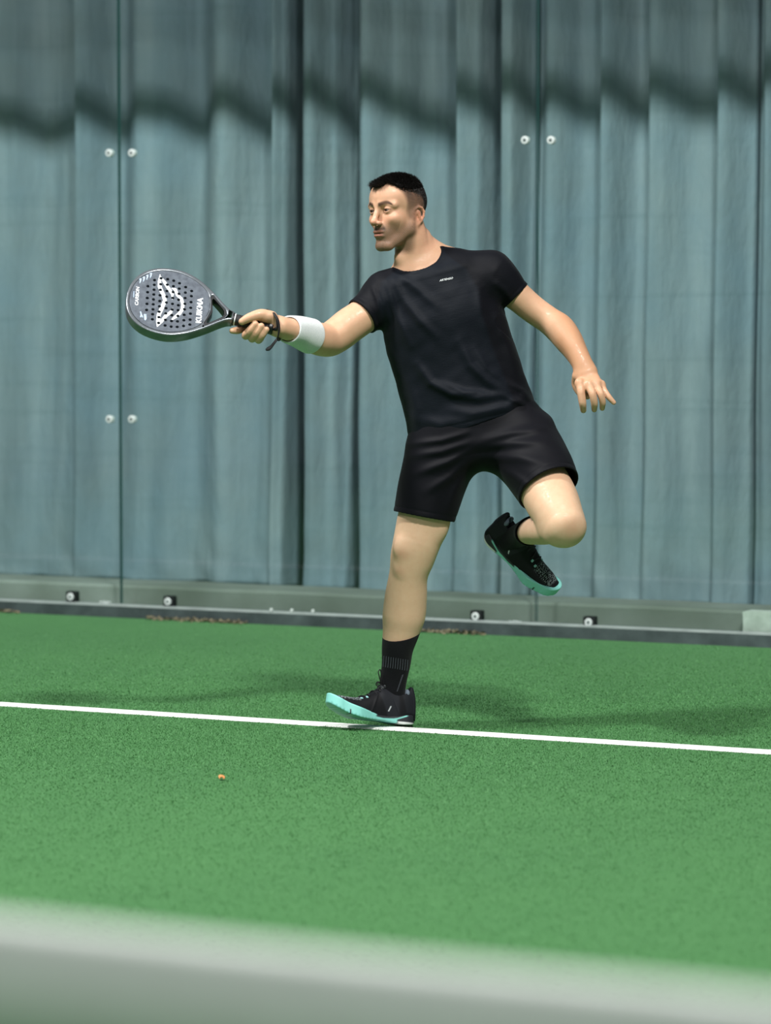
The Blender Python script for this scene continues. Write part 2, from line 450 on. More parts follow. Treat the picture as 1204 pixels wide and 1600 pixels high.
curtain('tarpaulin_curtain', 'wide pleated grey-green tarpaulin sheet behind the racket, left of the dark gaps',
        [(-620, .3), (-570, .85), (-500, .2), (-440, .8), (-385, .3), (-330, .75), (-260, .15), (-200, .8), (-140, .4), (-90, .9), (-40, .2), (0, .45), (45, .85), (108, .55), (114, .12), (165, .8), (208, .28), (240, .42), (285, .85), (340, .15), (388, .85), (416, .75), (421, .12), (434, .30), (441, 1.5), (443, 2.4)], 0.085, 1.0)
curtain('tarpaulin_curtain', 'narrow pleated tarpaulin strip between the two dark gaps',
        [(467, 2.2), (469, 1.2), (473, 0.05), (482, 0.0), (505, .45), (525, .95), (531, 1.8), (533, 2.4)], 0.08, 5.0)
curtain('tarpaulin_curtain', 'broad pleated tarpaulin sheet behind the player, right of the dark gaps',
        [(554, 2.3), (555, 1.5), (559, .1), (566, .05), (600, .5), (640, .95), (690, 1.2), (699, .6), (706, .2), (730, .4), (755, 1.1), (772, 1.6), (780, .1), (792, .1), (812, .7), (816, 1.7), (821, .7), (845, .35), (890, .8), (915, .8), (932, .2), (975, .8), (990, .75), (1006, .25), (1065, .8), (1100, .75), (1114, .2), (1160, .7), (1168, 1.3), (1174, .5), (1192, .1), (1240, .7), (1290, .2), (1340, .8), (1410, .25), (1480, .8), (1550, .2), (1620, .75), (1700, .3), (1780, .8)], 0.075, 9.0)
# low concrete kerb between the glass and the curtain
V, F = [], []
for i in range(121):
    q = -6 + 0.1 * i; h = 0.134 + 0.004 * mnoise.noise((q * 3, 0, 0))
    for d, z in ((0.10, -0.01), (0.10, h - 0.012), (0.112, h), (0.40, h), (0.40, -0.01)): V.append(wp(q, d, z))
F = [(5*i + k, 5*(i+1) + k, 5*(i+1) + k + 1, 5*i + k + 1) for i in range(120) for k in range(4)]
tag(add('trim_3', mesh_py('kerb', V, F), MAT['concrete']), 'low weathered concrete kerb behind the glass', kind='structure')
# dark wall behind the curtain
V, F = [], []; box_geo(V, F, wp(0, 1.9, 2.0), WU, WN, UP, 8, 0.05, 2.0)
tag(add('wall_back', mesh_py('wall_back', V, F), MAT['dark_wall']), 'dark wall behind the curtain', kind='structure')
# pale concrete block at the right end of the kerb
pb = on_plane(1162, 985, G0 + WN * 0.05, WN); sb = float(np.dot(pb - G0, WU))
me = bpy.data.meshes.new('block'); bm = bmesh.new(); bmesh.ops.create_cube(bm, size=1.0)
bmesh.ops.bevel(bm, geom=list(bm.edges), offset=0.03, segments=2, affect='EDGES')
bmesh.ops.subdivide_edges(bm, edges=list(bm.edges), cuts=3, use_grid_fill=True)
for v in bm.verts:
    q = np.array(v.co) * np.array([0.5, 0.06, 0.14]); q = wp(sb + 0.25, 0.062, 0.068) + WU * q[0] + WN * q[1] + UP * q[2]
    q = q + np.array(mnoise.noise_vector(tuple(q * 14))) * 0.004; v.co = q
bm.to_mesh(me); bm.free()
tag(add('concrete_block', me, MAT['pale_concrete']), 'pale rough concrete block behind the right end of the glass foot', 'block')
# dry leaf lying on the turf
p = on_ground(346, 1216, 0.006)
V = [p + np.array([math.cos(a) * r, math.sin(a) * r * 2.0, 0.004 + 0.004 * math.sin(3 * a)]) for a, r in zip(np.linspace(0, 2*np.pi, 10, endpoint=False), (0.010, .006, .009, .005, .010, .009, .005, .009, .006, .009))] + [p + np.array([0, 0, 0.010])]
F = [(i, (i + 1) % 10, 10) for i in range(10)]
V += [v - UP * 0.002 for v in V]; F += [tuple(11 + k for k in f[::-1]) for f in F] + [(i, (i + 1) % 10 , 11 + (i + 1) % 10, 11 + i) for i in range(10)]
tag(add('dry_leaf', mesh_py('dry_leaf', V, F), MAT['leaf']), 'tiny orange dry leaf lying on the turf', 'leaf')

# --- net in the blurred foreground
net = empty('court_net', (0, 1.64, 0)); tag(net, 'white taped court net across the blurred foreground', 'net')
NZ = 0.878
def npnt(s, d, z): return N0 + WU * s + WN * d + UP * z
prof = [(-0.0082, NZ - 0.085), (-0.009, NZ - 0.030), (-0.008, NZ - 0.006), (-0.004, NZ), (0.004, NZ), (0.008, NZ - 0.006), (0.009, NZ - 0.030), (0.0082, NZ - 0.085)]
V, F = [], []; ns = 60
for i in range(ns + 1):
    s = -2.6 + 5.2 * i / ns
    for d, z in prof: V.append(npnt(s, d + 0.002 * mnoise.noise((s * 5, z, 0)), z + 0.003 * mnoise.noise((s * 2, 1, 0)) - 0.006 * s))
m = len(prof)
for i in range(ns):
    for k in range(m): F.append((i*m + k, (i+1)*m + k, (i+1)*m + (k+1) % m, i*m + (k+1) % m))
add('tape', mesh_py('tape', V, F), MAT['tape'], net, True)
V, F = [], []
for i in range(105):
    s = -2.6 + 0.05 * i; box_geo(V, F, npnt(s, 0, 0.41), WU, WN, UP, 0.0013, 0.0013, 0.39)
for j in range(16):
    box_geo(V, F, npnt(0, 0, 0.03 + 0.05 * j), WU, WN, UP, 2.6, 0.0013, 0.0013)
o = add('net_mesh', mesh_py('net_mesh', V, F), MAT['net_cord'], net); o['kind'] = 'stuff'
# ------------------------------------------------------------------ implicit-surface modelling kit (numpy)
Y0 = float(on_ground(636, 1137)[1])                  # depth of the player
PX = Y0 / FPX                                        # metres per pixel there
def pp(x, y, dy=0.0): return at_depth(x, y, Y0 + dy)
def smin(a, b, k):
    h = np.maximum(k - np.abs(a - b), 0) / k
    return np.minimum(a, b) - h * h * k * 0.25
def smax(a, b, k): return -smin(-a, -b, k)
class Prim:
    """a distance function with a bounding box; outside the box (plus margin) a lower bound is returned"""
    cut = 0.07
    def __init__(self, f, lo, hi): self.f, self.lo, self.hi = f, np.asarray(lo, float), np.asarray(hi, float)
    def __call__(self, P):
        out = np.full(len(P), self.cut, P.dtype); c = self.cut; idx = None
        for k in range(3):
            col = P[:, k] if idx is None else P[idx, k]
            m = (col > self.lo[k] - c) & (col < self.hi[k] + c)
            idx = np.nonzero(m)[0] if idx is None else idx[m]
            if not len(idx): return out
        if len(idx) == len(P): return np.minimum(self.f(P), c)
        out[idx] = np.minimum(self.f(P[idx]), c)
        return out
def tube_prim(C, a, b, S, D, T, ends=(1.0, 1.0)) :
    C, a, b = np.asarray(C), np.asarray(a), np.asarray(b); M = len(C); f32 = np.float32
    sp = np.linalg.norm(np.diff(C, axis=0), axis=1); da = np.gradient(a) / max(sp.mean(), 1e-9); db = np.gradient(b) / max(sp.mean(), 1e-9)
    cc = C.mean(0); Cl = (C - cc).astype(np.float32); C2 = (Cl * Cl).sum(1)
    r = float(max(a.max(), b.max())); lo = C.min(0) - r; hi = C.max(0) + r
    lim = f32(sp.mean()); C, a, b, da, db, S, D, T, cc = [np.asarray(v, f32) for v in (C, a, b, da, db, S, D, T, cc)]
    e0, e1 = f32(ends[0]), f32(ends[1]); ein = lambda u, v: np.einsum('ij,ij->i', u, v)
    def f(P):
        P = P.astype(f32, copy=False); out = np.empty(len(P), f32)
        for s in range(0, len(P), 12000):
            p = P[s:s + 12000]; pl = p - cc
            i = np.argmin(C2[None] - 2 * (pl @ Cl.T), axis=1)
            v = p - C[i]; ax = ein(v, T[i]); z0 = f32(0)
            axc = np.clip(ax, -lim, lim); axc = np.where((i == 0) & (ax < 0), z0, axc); axc = np.where((i == M - 1) & (ax > 0), z0, axc)
            ex = np.where(((i == 0) & (ax < 0)) | ((i == M - 1) & (ax > 0)), ax, z0)
            aa = a[i] + da[i] * axc; bb = b[i] + db[i] * axc
            x = ein(v, S[i]); y = ein(v, D[i]); cz = np.minimum(aa, bb) * np.where(i == 0, e0, e1)
            k0 = np.sqrt((x / aa) ** 2 + (y / bb) ** 2 + (ex / cz) ** 2)
            k1 = np.sqrt((x / aa**2) ** 2 + (y / bb**2) ** 2 + (ex / cz**2) ** 2)
            out[s:s + 12000] = np.where(k1 > 1e-6, k0 * (k0 - 1) / np.maximum(k1, 1e-9), -np.minimum(aa, bb))
        return out
    return Prim(f, lo, hi)
def frames(C, ref):
    T = np.gradient(C, axis=0); T /= np.linalg.norm(T, axis=1)[:, None]
    S = np.cross(T, ref); S /= np.linalg.norm(S, axis=1)[:, None]
    return T, S, np.cross(S, T)
def tube(st, n=36, grow=0.0, ends=(1.0, 1.0)) :
    """limb from stations (pixel x, pixel y, depth offset m, half width px, half depth px)"""
    W = np.array([list(pp(x, y, dy)) + [w * PX * (1 + dy / Y0), d * PX] for x, y, dy, w, d in st])
    W = catmull(W, n); C = W[:, :3]
    T, S, D = frames(C, np.array([0, 1.0, 0]))
    return tube_prim(C, W[:, 3] + grow, W[:, 4] + grow, S, D, T, ends)
def rc(st, n=14, grow=0.0):
    """round chain (x, y, dy, r px)"""
    return tube([(x, y, dy, r, r) for x, y, dy, r in st], n, grow)
def ball(x, y, dy, rx, ry, rz, rot=None):
    """ellipsoid, radii in px along image x, depth, image y"""
    c = pp(x, y, dy); r = np.array([rx, ry, rz]) * PX
    Rm = np.eye(3) if rot is None else rot
    R = float(r.max())
    def f(P):
        q = (P - c) @ Rm
        k0 = np.sqrt(((q / r) ** 2).sum(1)); k1 = np.sqrt(((q / r**2) ** 2).sum(1))
        return np.where(k1 > 1e-6, k0 * (k0 - 1) / np.maximum(k1, 1e-9), -r.min())
    return Prim(f, c - R, c + R)
def rotz_img(deg):
    """columns = ellipsoid axes turned in the image plane"""
    a = math.radians(deg); return np.array([[math.cos(a), 0, -math.sin(a)], [0, 1, 0], [math.sin(a), 0, math.cos(a)]])
def union(items):
    """items: (prim, blend)"""
    def f(P):
        d = None
        for it, k in items:
            v = it(P); d = v if d is None else (smin(d, v, k) if k > 0 else np.minimum(d, v))
        return d
    lo = np.min([i.lo for i, _ in items], 0); hi = np.max([i.hi for i, _ in items], 0)
    return Prim(f, lo, hi)
# small analytic shapes on (N,3) arrays
def s_ell(q, c, r):
    v = q - np.asarray(c, q.dtype); r = np.asarray(r, q.dtype)
    k0 = np.sqrt(((v / r) ** 2).sum(1)); k1 = np.sqrt(((v / r**2) ** 2).sum(1))
    return np.where(k1 > 1e-6, k0 * (k0 - 1) / np.maximum(k1, 1e-9), -r.min())
def s_cone(q, a, b, r0, r1):
    a = np.asarray(a, q.dtype); b = np.asarray(b, q.dtype); ab = b - a
    t = np.clip(((q - a) @ ab) / (ab @ ab), 0, 1)
    return np.sqrt(((q - a - t[:, None] * ab) ** 2).sum(1)) - (r0 + (r1 - r0) * t)
def extract(f, lo, hi, h, levels=4):
    """sparse surface nets"""
    lo = np.asarray(lo, float) - 3 * h; hi = np.asarray(hi, float) + 3 * h
    H = h * 2 ** levels; n = np.ceil((hi - lo) / H).astype(int)
    g = np.stack(np.meshgrid(*[np.arange(k) for k in n], indexing='ij'), -1).reshape(-1, 3)
    for L in range(levels, -1, -1):
        s = h * 2 ** L; c = (lo + (g + 0.5) * s).astype(np.float32)
        d = f(c); g = g[np.abs(d) < s * (1.25 if L else 1.6) + (0.004 if L else 0)]
        if L: g = (g[:, None] * 2 + np.array([[i, j, k] for i in (0, 1) for j in (0, 1) for k in (0, 1)])[None]).reshape(-1, 3)
    B = 1 << 20
    key = lambda a: (a[:, 0].astype(np.int64) * B + a[:, 1]) * B + a[:, 2]
    offs = np.array([[i, j, k] for i in (0, 1) for j in (0, 1) for k in (0, 1)])
    corners = (g[:, None] + offs[None]).reshape(-1, 3); ck, inv = np.unique(key(corners), return_inverse=True)
    cp = np.stack([ck // B // B, ck // B % B, ck % B], 1); val = f((lo + cp * h).astype(np.float32)).astype(np.float64)
    v = val[inv].reshape(-1, 8); neg = v < 0; act = neg.any(1) & ~neg.all(1); g = g[act]; v = v[act]
    E = [(a, b) for a in range(8) for b in range(a + 1, 8) if np.abs(offs[a] - offs[b]).sum() == 1]
    acc = np.zeros((len(g), 3)); cnt = np.zeros(len(g))
    for a, b in E:
        m = (v[:, a] < 0) != (v[:, b] < 0); t = v[:, a] / np.where(m, v[:, a] - v[:, b], 1)
        acc += np.where(m[:, None], offs[a] + t[:, None] * (offs[b] - offs[a]), 0); cnt += m
    V = lo + (g + acc / cnt[:, None]) * h
    kk = key(g); order = np.argsort(kk); ks = kk[order]
    def find(c):
        q = key(c); i = np.clip(np.searchsorted(ks, q), 0, len(ks) - 1); return np.where(ks[i] == q, order[i], -1)
    Q = []
    idx = {tuple(o): i for i, o in enumerate(offs)}
    for ax in range(3):
        b_, c_ = (ax + 1) % 3, (ax + 2) % 3
        eo = [0, 0, 0]; eo[ax] = 1; i1 = idx[tuple(eo)]
        m = (v[:, 0] < 0) != (v[:, i1] < 0); gi = np.nonzero(m)[0]; gg = g[gi]
        eb = np.zeros(3, int); eb[b_] = 1; ec = np.zeros(3, int); ec[c_] = 1
        q = np.stack([gi, find(gg - eb), find(gg - eb - ec), find(gg - ec)], 1)
        flip = v[gi, 0] < 0; q[~flip] = q[~flip][:, ::-1]
        Q.append(q[(q >= 0).all(1)])
    return V, np.concatenate(Q)
def relax(V, Q, it=1, lam=0.5, mask=None):
    """a little Laplacian smoothing"""
    n = len(V); e = np.concatenate([np.stack([Q[:, a], Q[:, (a + 1) % 4]], 1) for a in range(4)])
    cnt = np.maximum(np.bincount(e[:, 0], minlength=n), 1); w = lam if mask is None else (lam * mask)[:, None]
    for _ in range(it):
        acc = np.stack([np.bincount(e[:, 0], weights=V[e[:, 1], k], minlength=n) for k in range(3)], 1)
        V = V + w * (acc / cnt[:, None] - V)
    return V
def set_col(me, colors):
    a = me.color_attributes.new('Col', 'FLOAT_COLOR', 'POINT')
    c = np.ones((len(colors), 4), np.float32); c[:, :3] = colors; a.data.foreach_set('color', c.ravel())
def trace(f, X, Y, start=-0.75, steps=60):
    """points of surface f seen at pixel positions (arrays)"""
    R = np.stack([ray(x, y) for x, y in zip(X, Y)]); R /= np.linalg.norm(R, axis=1)[:, None]
    t = np.full(len(R), (Y0 + start)); 
    for _ in range(steps): t = t + f(CAMP + R * t[:, None]) * 0.8
    return CAMP + R * t[:, None], R
def sst(a, b, x):
    t = np.clip((x - a) / (b - a), 0, 1); return t * t * (3 - 2 * t)
def to_px(P):
    """pixel position of world points (for laying out prints on cloth)"""
    v = P - CAMP; w = v @ _F; return 602 + FPX * (v @ _R) / w, 800 - FPX * (v @ _U) / w
def vnoise(P, scale, seed=0.0):
    """cheap smooth vector-free noise from sines"""
    q = P * scale
    return (np.sin(q[:, 0] * 1.7 + 1.3 * np.sin(q[:, 2] * 1.1 + seed) + seed) + np.sin(q[:, 2] * 1.9 + 1.7 * np.sin(q[:, 0] * 0.9 + seed * 2)) + np.sin(q[:, 1] * 2.1 + q[:, 2] * 0.7 + seed * 3)) / 3
H_BODY = 0.0024
H_CLOTH = 0.0026
# ------------------------------------------------------------------ the player
def fabric(name, rough=0.75, spec=0.22, bump=0.15, sheen=0.3):
    t = NT(name); b = t.bsdf(rough=rough)
    at = t.node('ShaderNodeAttribute', attribute_name='Col')
    co = t.coords(); f = t.noise(t.mapping(co, (60, 60, 420)), 1.0, 3, 0.7)
    t.link(t.mix(t.math('MULTIPLY', f, 0.35), at.outputs['Color'], (0.0, 0.0, 0.0, 1)), b.inputs['Base Color'])
    b.inputs['Sheen Weight'].default_value = sheen; b.inputs['Sheen Roughness'].default_value = 0.5
    b.inputs['Specular IOR Level'].default_value = spec
    t.bump(f, bump, 0.0015, b); return t.m
MAT['shirt'] = fabric('shirt_knit', 0.62, spec=0.12, bump=0.35, sheen=0.03)
MAT['shorts'] = fabric('shorts_cloth', 0.6, spec=0.12, bump=0.08, sheen=0.02)
MAT['sock'] = fabric('sock_knit', 0.85, bump=0.4, sheen=0.05)
MAT['print'] = plain('white_print', srgb(225, 230, 232), 0.6)
MAT['print_grey'] = plain('grey_print', srgb(92, 97, 108), 0.7)

t = NT('skin'); b = t.bsdf(rough=0.48)
at = t.node('ShaderNodeAttribute', attribute_name='Col'); co = t.coords()
f = t.noise(co, 55.0, 4, 0.6); g = t.noise(co, 420.0, 2)
c = t.mix(t.math('MULTIPLY', t.ramp(f, [(0.35, (0, 0, 0, 1)), (0.7, (1, 1, 1, 1))]), 0.16), at.outputs['Color'], (0.50, 0.22, 0.13, 1))
t.link(c, b.inputs['Base Color'])
b.inputs['Subsurface Weight'].default_value = 0.12; b.inputs['Subsurface Radius'].default_value = (0.012, 0.005, 0.003); b.inputs['Subsurface Scale'].default_value = 0.5
sw = t.ramp(t.noise(co, 90.0, 4, 0.7), [(0.45, (0.60, 0.60, 0.60, 1)), (0.68, (0.26, 0.26, 0.26, 1))])   # sweat
t.link(sw, b.inputs['Roughness']); b.inputs['Specular IOR Level'].default_value = 0.36
t.bump(g, 0.12, 0.0015, b); MAT['skin'] = t.m

t = NT('hair'); b = t.bsdf(srgb(24, 21, 20), 0.5); b.inputs['Specular IOR Level'].default_value = 0.4; MAT['hair'] = t.m
t = NT('eye'); b = t.bsdf(rough=0.15); at = t.node('ShaderNodeAttribute', attribute_name='Col'); t.link(at.outputs['Color'], b.inputs['Base Color']); MAT['eye'] = t.m

person = empty('person', on_ground(636, 1137)); 
tag(person, 'player in black t-shirt, shorts and socks, lunging on one leg with racket arm outstretched', 'person')

# ---- head in its own frame: f forward, l to the player's left, u up, in centimetres from the eye level
YAW = math.radians(44)
HEAD_O = pp(620.0, 329.0, -0.03)
_roll = math.radians(2.0); _nod = math.radians(2.0)
_f0 = np.array([-math.sin(YAW), -math.cos(YAW), 0]); _l0 = np.array([math.cos(YAW), -math.sin(YAW), 0]); _u0 = UP
_f1 = _f0 * math.cos(_nod) - _u0 * math.sin(_nod); _u1 = _u0 * math.cos(_nod) + _f0 * math.sin(_nod)
_l2 = _l0 * math.cos(_roll) + _u1 * math.sin(_roll); _u2 = _u1 * math.cos(_roll) - _l0 * math.sin(_roll)
HM = np.stack([_f1, _l2, _u2], 1)                    # world = O + HM @ q*0.01
HSC = 0.0100
def h2w(q): return HEAD_O + (np.atleast_2d(q) * HSC) @ HM.T
def w2h(P): return (((P - HEAD_O) @ HM) / HSC).astype(P.dtype)
def skull(q):
    la = q.copy(); la[:, 1] = np.abs(la[:, 1])
    d = s_ell(q, (-1.0, 0, 3.1), (10.0, 7.4, 7.8))
    d = smin(d, s_ell(q, (2.7, 0, 4.0), (6.4, 6.4, 5.5)), 1.5)
    return d, la
EF = -1.3; EU = -1.8                                # ear set back and down
HELIX = [(a + EF, b_ - 0.65, 0.92 * c_ + EU) for a, b_, c_ in [(0.9, 6.9, 0.9), (0.3, 7.5, 2.0), (-0.9, 7.8, 2.7), (-2.2, 8.0, 2.4), (-3.0, 8.1, 1.1), (-2.8, 8.0, -0.6), (-2.0, 7.7, -2.0), (-1.0, 7.3, -3.0), (-0.3, 6.9, -3.4)]]
def head_f(P):
    q = w2h(P); d, la = skull(q)
    d = smin(d, s_ell(q, (2.5, 0, -3.4), (5.9, 5.9, 6.6)), 1.6)                    # face
    d = smin(d, s_ell(q, (6.2, 0, -6.8), (3.0, 3.3, 3.6)), 1.5)                    # muzzle
    d = smin(d, s_cone(la, (0.0, 5.0, -6.0), (6.3, 2.0, -11.0), 1.6, 1.45), 1.8)    # jaw
    d = smin(d, s_cone(la, (-0.6, 5.6, -1.5), (0.0, 5.2, -6.2), 1.3, 1.5), 1.6)
    d = smin(d, s_ell(q, (7.0, 0, -11.0), (1.8, 2.2, 1.6)), 1.5)                    # chin
    d = smin(d, s_ell(q, (2.6, 0, -9.0), (4.6, 4.0, 2.2)), 1.5)
    d = smin(d, s_ell(la, (5.3, 4.2, -2.6), (2.3, 1.7, 1.6)), 2.4)                 # cheekbones
    d = smin(d, s_cone(la, (8.3, 1.0, 1.7), (6.3, 5.0, 1.5), 1.1, 1.0), 1.2)      # brow
    d = smax(d, -s_ell(la, (9.5, 3.0, 0.0), (1.9, 2.0, 1.25)), 1.2)                # eye sockets
    d = smin(d, s_cone(q, (8.5, 0, 1.0), (10.5, 0, -3.2), 0.75, 0.95), 1.0)         # nose
    d = smin(d, s_ell(q, (10.6, 0, -3.6), (1.1, 1.0, 0.9)), 0.7)
    d = smin(d, s_ell(la, (9.6, 1.3, -4.0), (1.0, 0.65, 0.70)), 0.6)
    d = smax(d, -s_ell(la, (10.1, 0.7, -4.80), (0.65, 0.36, 0.40)), 0.25)
    lid = s_ell(la, (7.05, 3.1, 0.0), (1.44, 1.44, 1.44))
    d = smin(d, lid, 0.5)
    d = smax(d, -s_ell(la, (8.7, 3.15, -0.05), (1.1, 1.42, 0.37)), 0.10)              # lid opening
    d = smin(d, s_ell(q, (8.85, 0, -6.55), (0.75, 2.3, 0.50)), 0.6)                # lips
    d = smin(d, s_ell(q, (8.65, 0, -7.85), (0.85, 2.0, 0.62)), 0.7)
    d = smax(d, -s_ell(q, (9.7, 0, -7.15), (0.9, 2.0, 0.20)), 0.2)
    d = smax(d, -s_ell(q, (10.1, 0, -9.0), (0.9, 2.2, 0.55)), 1.2)                    # fold under the lip
    ear = s_ell(la, (-0.9 + EF, 6.1, -0.4 + EU), (1.9, 1.15, 2.7))
    ear = smax(ear, -s_ell(la, (-0.5 + EF, 7.6, -0.8 + EU), (1.1, 0.9, 1.5)), 0.3)
    for a, b_ in zip(HELIX[:-1], HELIX[1:]): ear = smin(ear, s_cone(la, a, b_, 0.40, 0.40), 0.25)
    ear = smin(ear, s_cone(la, (-0.6 + EF, 7.1, 1.1 + EU), (-1.4 + EF, 7.15, -1.3 + EU), 0.35, 0.35), 0.4)
    ear = smin(ear, s_ell(la, (-0.3 + EF, 6.3, -2.9 + EU), (0.75, 0.5, 0.9)), 0.4)
    ear = smin(ear, s_ell(la, (1.0 + EF, 6.45, -0.8 + EU), (0.5, 0.55, 0.7)), 0.3)              # tragus
    d = smin(d, ear, 0.35)
    return d * HSC
head = Prim(head_f, HEAD_O - 0.16, HEAD_O + 0.16)

# ---- limbs and trunk (pixel stations)
AR = -0.30                                           # depth of the racket hand
trunk = tube([(666, 445, 0.0, 66, 42), (676, 466, 0, 74, 48), (690, 500, 0, 84, 56), (708, 560, 0, 80, 52), (724, 612, 0, 78, 50), (736, 660, 0, 84, 52), (740, 685, 0, 78, 50)], ends=(1, 0.3))
shoulders = union([(rc([(640, 432, 0, 20), (604, 456, -0.01, 30)]), 0), (rc([(688, 412, 0, 22), (768, 432, 0.0, 32)]), 0)])
neck = tube([(638, 355, -0.01, 25, 29), (642, 372, -0.008, 26.5, 29), (645, 387, 0.0, 29, 30), (650, 410, 0.005, 35, 31), (656, 432, 0.0, 42, 34)], 24)
trap = rc([(668, 380, 0.02, 12), (690, 398, 0.03, 16), (742, 416, 0.03, 20)], 14)
scm = rc([(655, 362, -0.025, 8), (650, 388, -0.036, 8), (645, 420, -0.036, 8)], 12)
scm2 = rc([(663, 366, 0.0, 8), (668, 390, -0.005, 9), (682, 405, -0.01, 9)], 12)
adam = ball(624, 403, -0.036, 8, 8, 10)
arm_r_st = [(604, 462, -0.01, 32, 34), (584, 480, -0.025, 28, 31), (564, 496, -0.045, 27.5, 29), (545, 509, -0.065, 28, 28), (527, 523, -0.080, 27.5, 28), (512, 531, -0.102, 26.5, 28), (495, 529, -0.148, 25.5, 27), (478, 523, -0.190, 24, 25), (460, 517, -0.235, 20, 22), (446, 513.5, -0.265, 17, 21), (434, 510, -0.285, 16, 21)]
arm_r = tube(arm_r_st, 48)
arm_l_st = [(766, 430, 0.0, 34, 34), (788, 447, 0.005, 27, 29), (808, 463, 0.01, 23.5, 26), (832, 483, 0.015, 22, 25), (856, 500, 0.01, 21.5, 24), (873, 513, -0.005, 23.5, 26), (888, 532, -0.035, 22.0, 26), (900, 551, -0.07, 18.2, 22), (909, 568, -0.10, 16.5, 15), (915, 582, -0.115, 18, 12)]
arm_l = tube(arm_l_st, 48)
elbow_l = ball(868, 497, 0.02, 10, 12, 9)
leg_r_st = [(700, 690, 0, 52, 56), (684, 740, -0.01, 46, 50), (668, 785, -0.02, 42, 44), (657, 826, -0.03, 39.5, 38), (650, 850, -0.035, 37, 35), (643.5, 874, -0.03, 34.5, 33), (638, 898, -0.02, 30.5, 32), (634, 931, 0.0, 33, 35), (631, 960, 0.01, 33.8, 35), (626, 988, 0.015, 29, 31), (620, 1015, 0.015, 24, 26), (617, 1040, 0.015, 20, 20), (613, 1066, 0.017, 18, 16), (612, 1085, 0.017, 17, 14)]
leg_r = tube(leg_r_st, 60)
knee_r = union([(ball(628, 857, -0.080, 13, 8, 15), 0), (ball(628, 886, -0.066, 8, 6, 12), 0.025)])
vastus = ball(683, 822, -0.055, 15, 13, 22, rotz_img(-20))
thigh_l = tube([(796, 686, 0.0, 46, 48), (822, 720, -0.06, 44, 46), (849, 759, -0.14, 42.5, 45), (866, 791, -0.218, 41, 41), (876, 811, -0.266, 35.5, 36), (881.5, 822, -0.292, 29, 30)], 40, ends=(1, 0.85))
knee_l = union([(ball(886, 823, -0.285, 24, 18, 24), 0), (ball(872, 832, -0.268, 26, 20, 17), 0.03)])
calf_l = tube([(868, 829, -0.25, 20, 24), (850, 829, -0.15, 22, 27), (836, 829, -0.06, 21.5, 27), (822, 832, 0.03, 17, 20), (808, 838, 0.09, 14.5, 16), (800, 842, 0.115, 15, 17)], 36)

# ---- free hand (image right)
def finger(st, n=16): return rc(st, n)
HL = -0.12
palm_l = union([(tube([(912, 576, HL + 0.015, 15.5, 10), (917, 590, HL - 0.005, 18, 9), (922, 602, HL - 0.025, 19, 9)], 16), 0),
                (ball(905, 599, HL - 0.030, 8, 7, 9), 0.008), (ball(919, 602, HL - 0.036, 7, 6, 9), 0.006), (ball(932, 604, HL - 0.032, 7, 6, 8), 0.006), (ball(940, 602, HL - 0.02, 6, 6, 8), 0.006)])
fingers_l = union([(finger([(906, 600, HL - 0.03, 7.0), (907.5, 615, HL - 0.045, 6.4), (909.5, 628, HL - 0.045, 6.0), (911, 641, HL - 0.025, 4.8)]), 0),
                   (finger([(920, 603, HL - 0.035, 6.4), (925.5, 617, HL - 0.055, 6.0), (928, 629, HL - 0.05, 5.6), (928, 640, HL - 0.03, 4.4)]), 0.002),
                   (finger([(932, 604, HL - 0.03, 6.2), (938.5, 617, HL - 0.05, 5.6), (941, 628, HL - 0.045, 5.2), (940.5, 638, HL - 0.028, 4.2)]), 0.002),
                   (finger([(939, 603, HL - 0.02, 5.8), (946, 614, HL - 0.035, 5.0), (952, 622, HL - 0.04, 4.6), (958.5, 629, HL - 0.04, 3.8)]), 0.002),
                   (finger([(901, 588, HL + 0.01, 8), (900, 600, HL + 0.025, 7.4), (906, 613, HL + 0.02, 6.4), (917, 619, HL + 0.0, 5.4)]), 0.004)])
hand_l = union([(palm_l, 0), (fingers_l, 0.006)])

# ---- racket hand (image left), closed round the handle whose axis runs from (361,497) to (427,519)
palm_r = union([(tube([(438, 511, AR + 0.018, 15.5, 17), (426, 507, AR + 0.028, 15.5, 12), (412, 503, AR + 0.032, 16, 10.5), (396, 502, AR + 0.032, 14.5, 9.5)], 20), 0),
                (ball(417, 495, AR - 0.008, 15, 12, 9, rotz_img(10)), 0.012)])
fingers_r = union([(finger([(424, 497, AR - 0.004, 10), (408, 492, AR - 0.020, 9.2), (395, 494.5, AR - 0.030, 7.8), (384, 499, AR - 0.034, 6.6), (378, 502.5, AR - 0.034, 5.6)]), 0),                         # thumb
                   (finger([(394, 497, AR + 0.035, 7.5), (382, 509, AR + 0.036, 7.0), (374, 515, AR + 0.018, 6.4), (367, 516.5, AR - 0.004, 5.6), (362.5, 517, AR - 0.016, 4.6)]), 0.002),                   # index
                   (finger([(400, 506, AR + 0.035, 7.5), (388, 521, AR + 0.028, 7.0), (384, 524, AR - 0.004, 6.8), (391, 516, AR - 0.030, 6.4), (398.5, 506.5, AR - 0.036, 5.4)]), 0.0015),                 # middle
                   (finger([(407, 508, AR + 0.035, 7.3), (397, 526, AR + 0.028, 6.8), (394, 528.5, AR - 0.004, 6.6), (400.5, 520, AR - 0.030, 6.2), (408, 509.5, AR - 0.036, 5.2)]), 0.0015),
                   (finger([(413, 510, AR + 0.033, 6.8), (406, 529, AR + 0.024, 6.2), (403.5, 531, AR - 0.004, 6.0), (409.5, 524, AR - 0.027, 5.6), (416, 515, AR - 0.033, 4.8)]), 0.0015)])
hand_r = union([(palm_r, 0), (fingers_r, 0.005)])

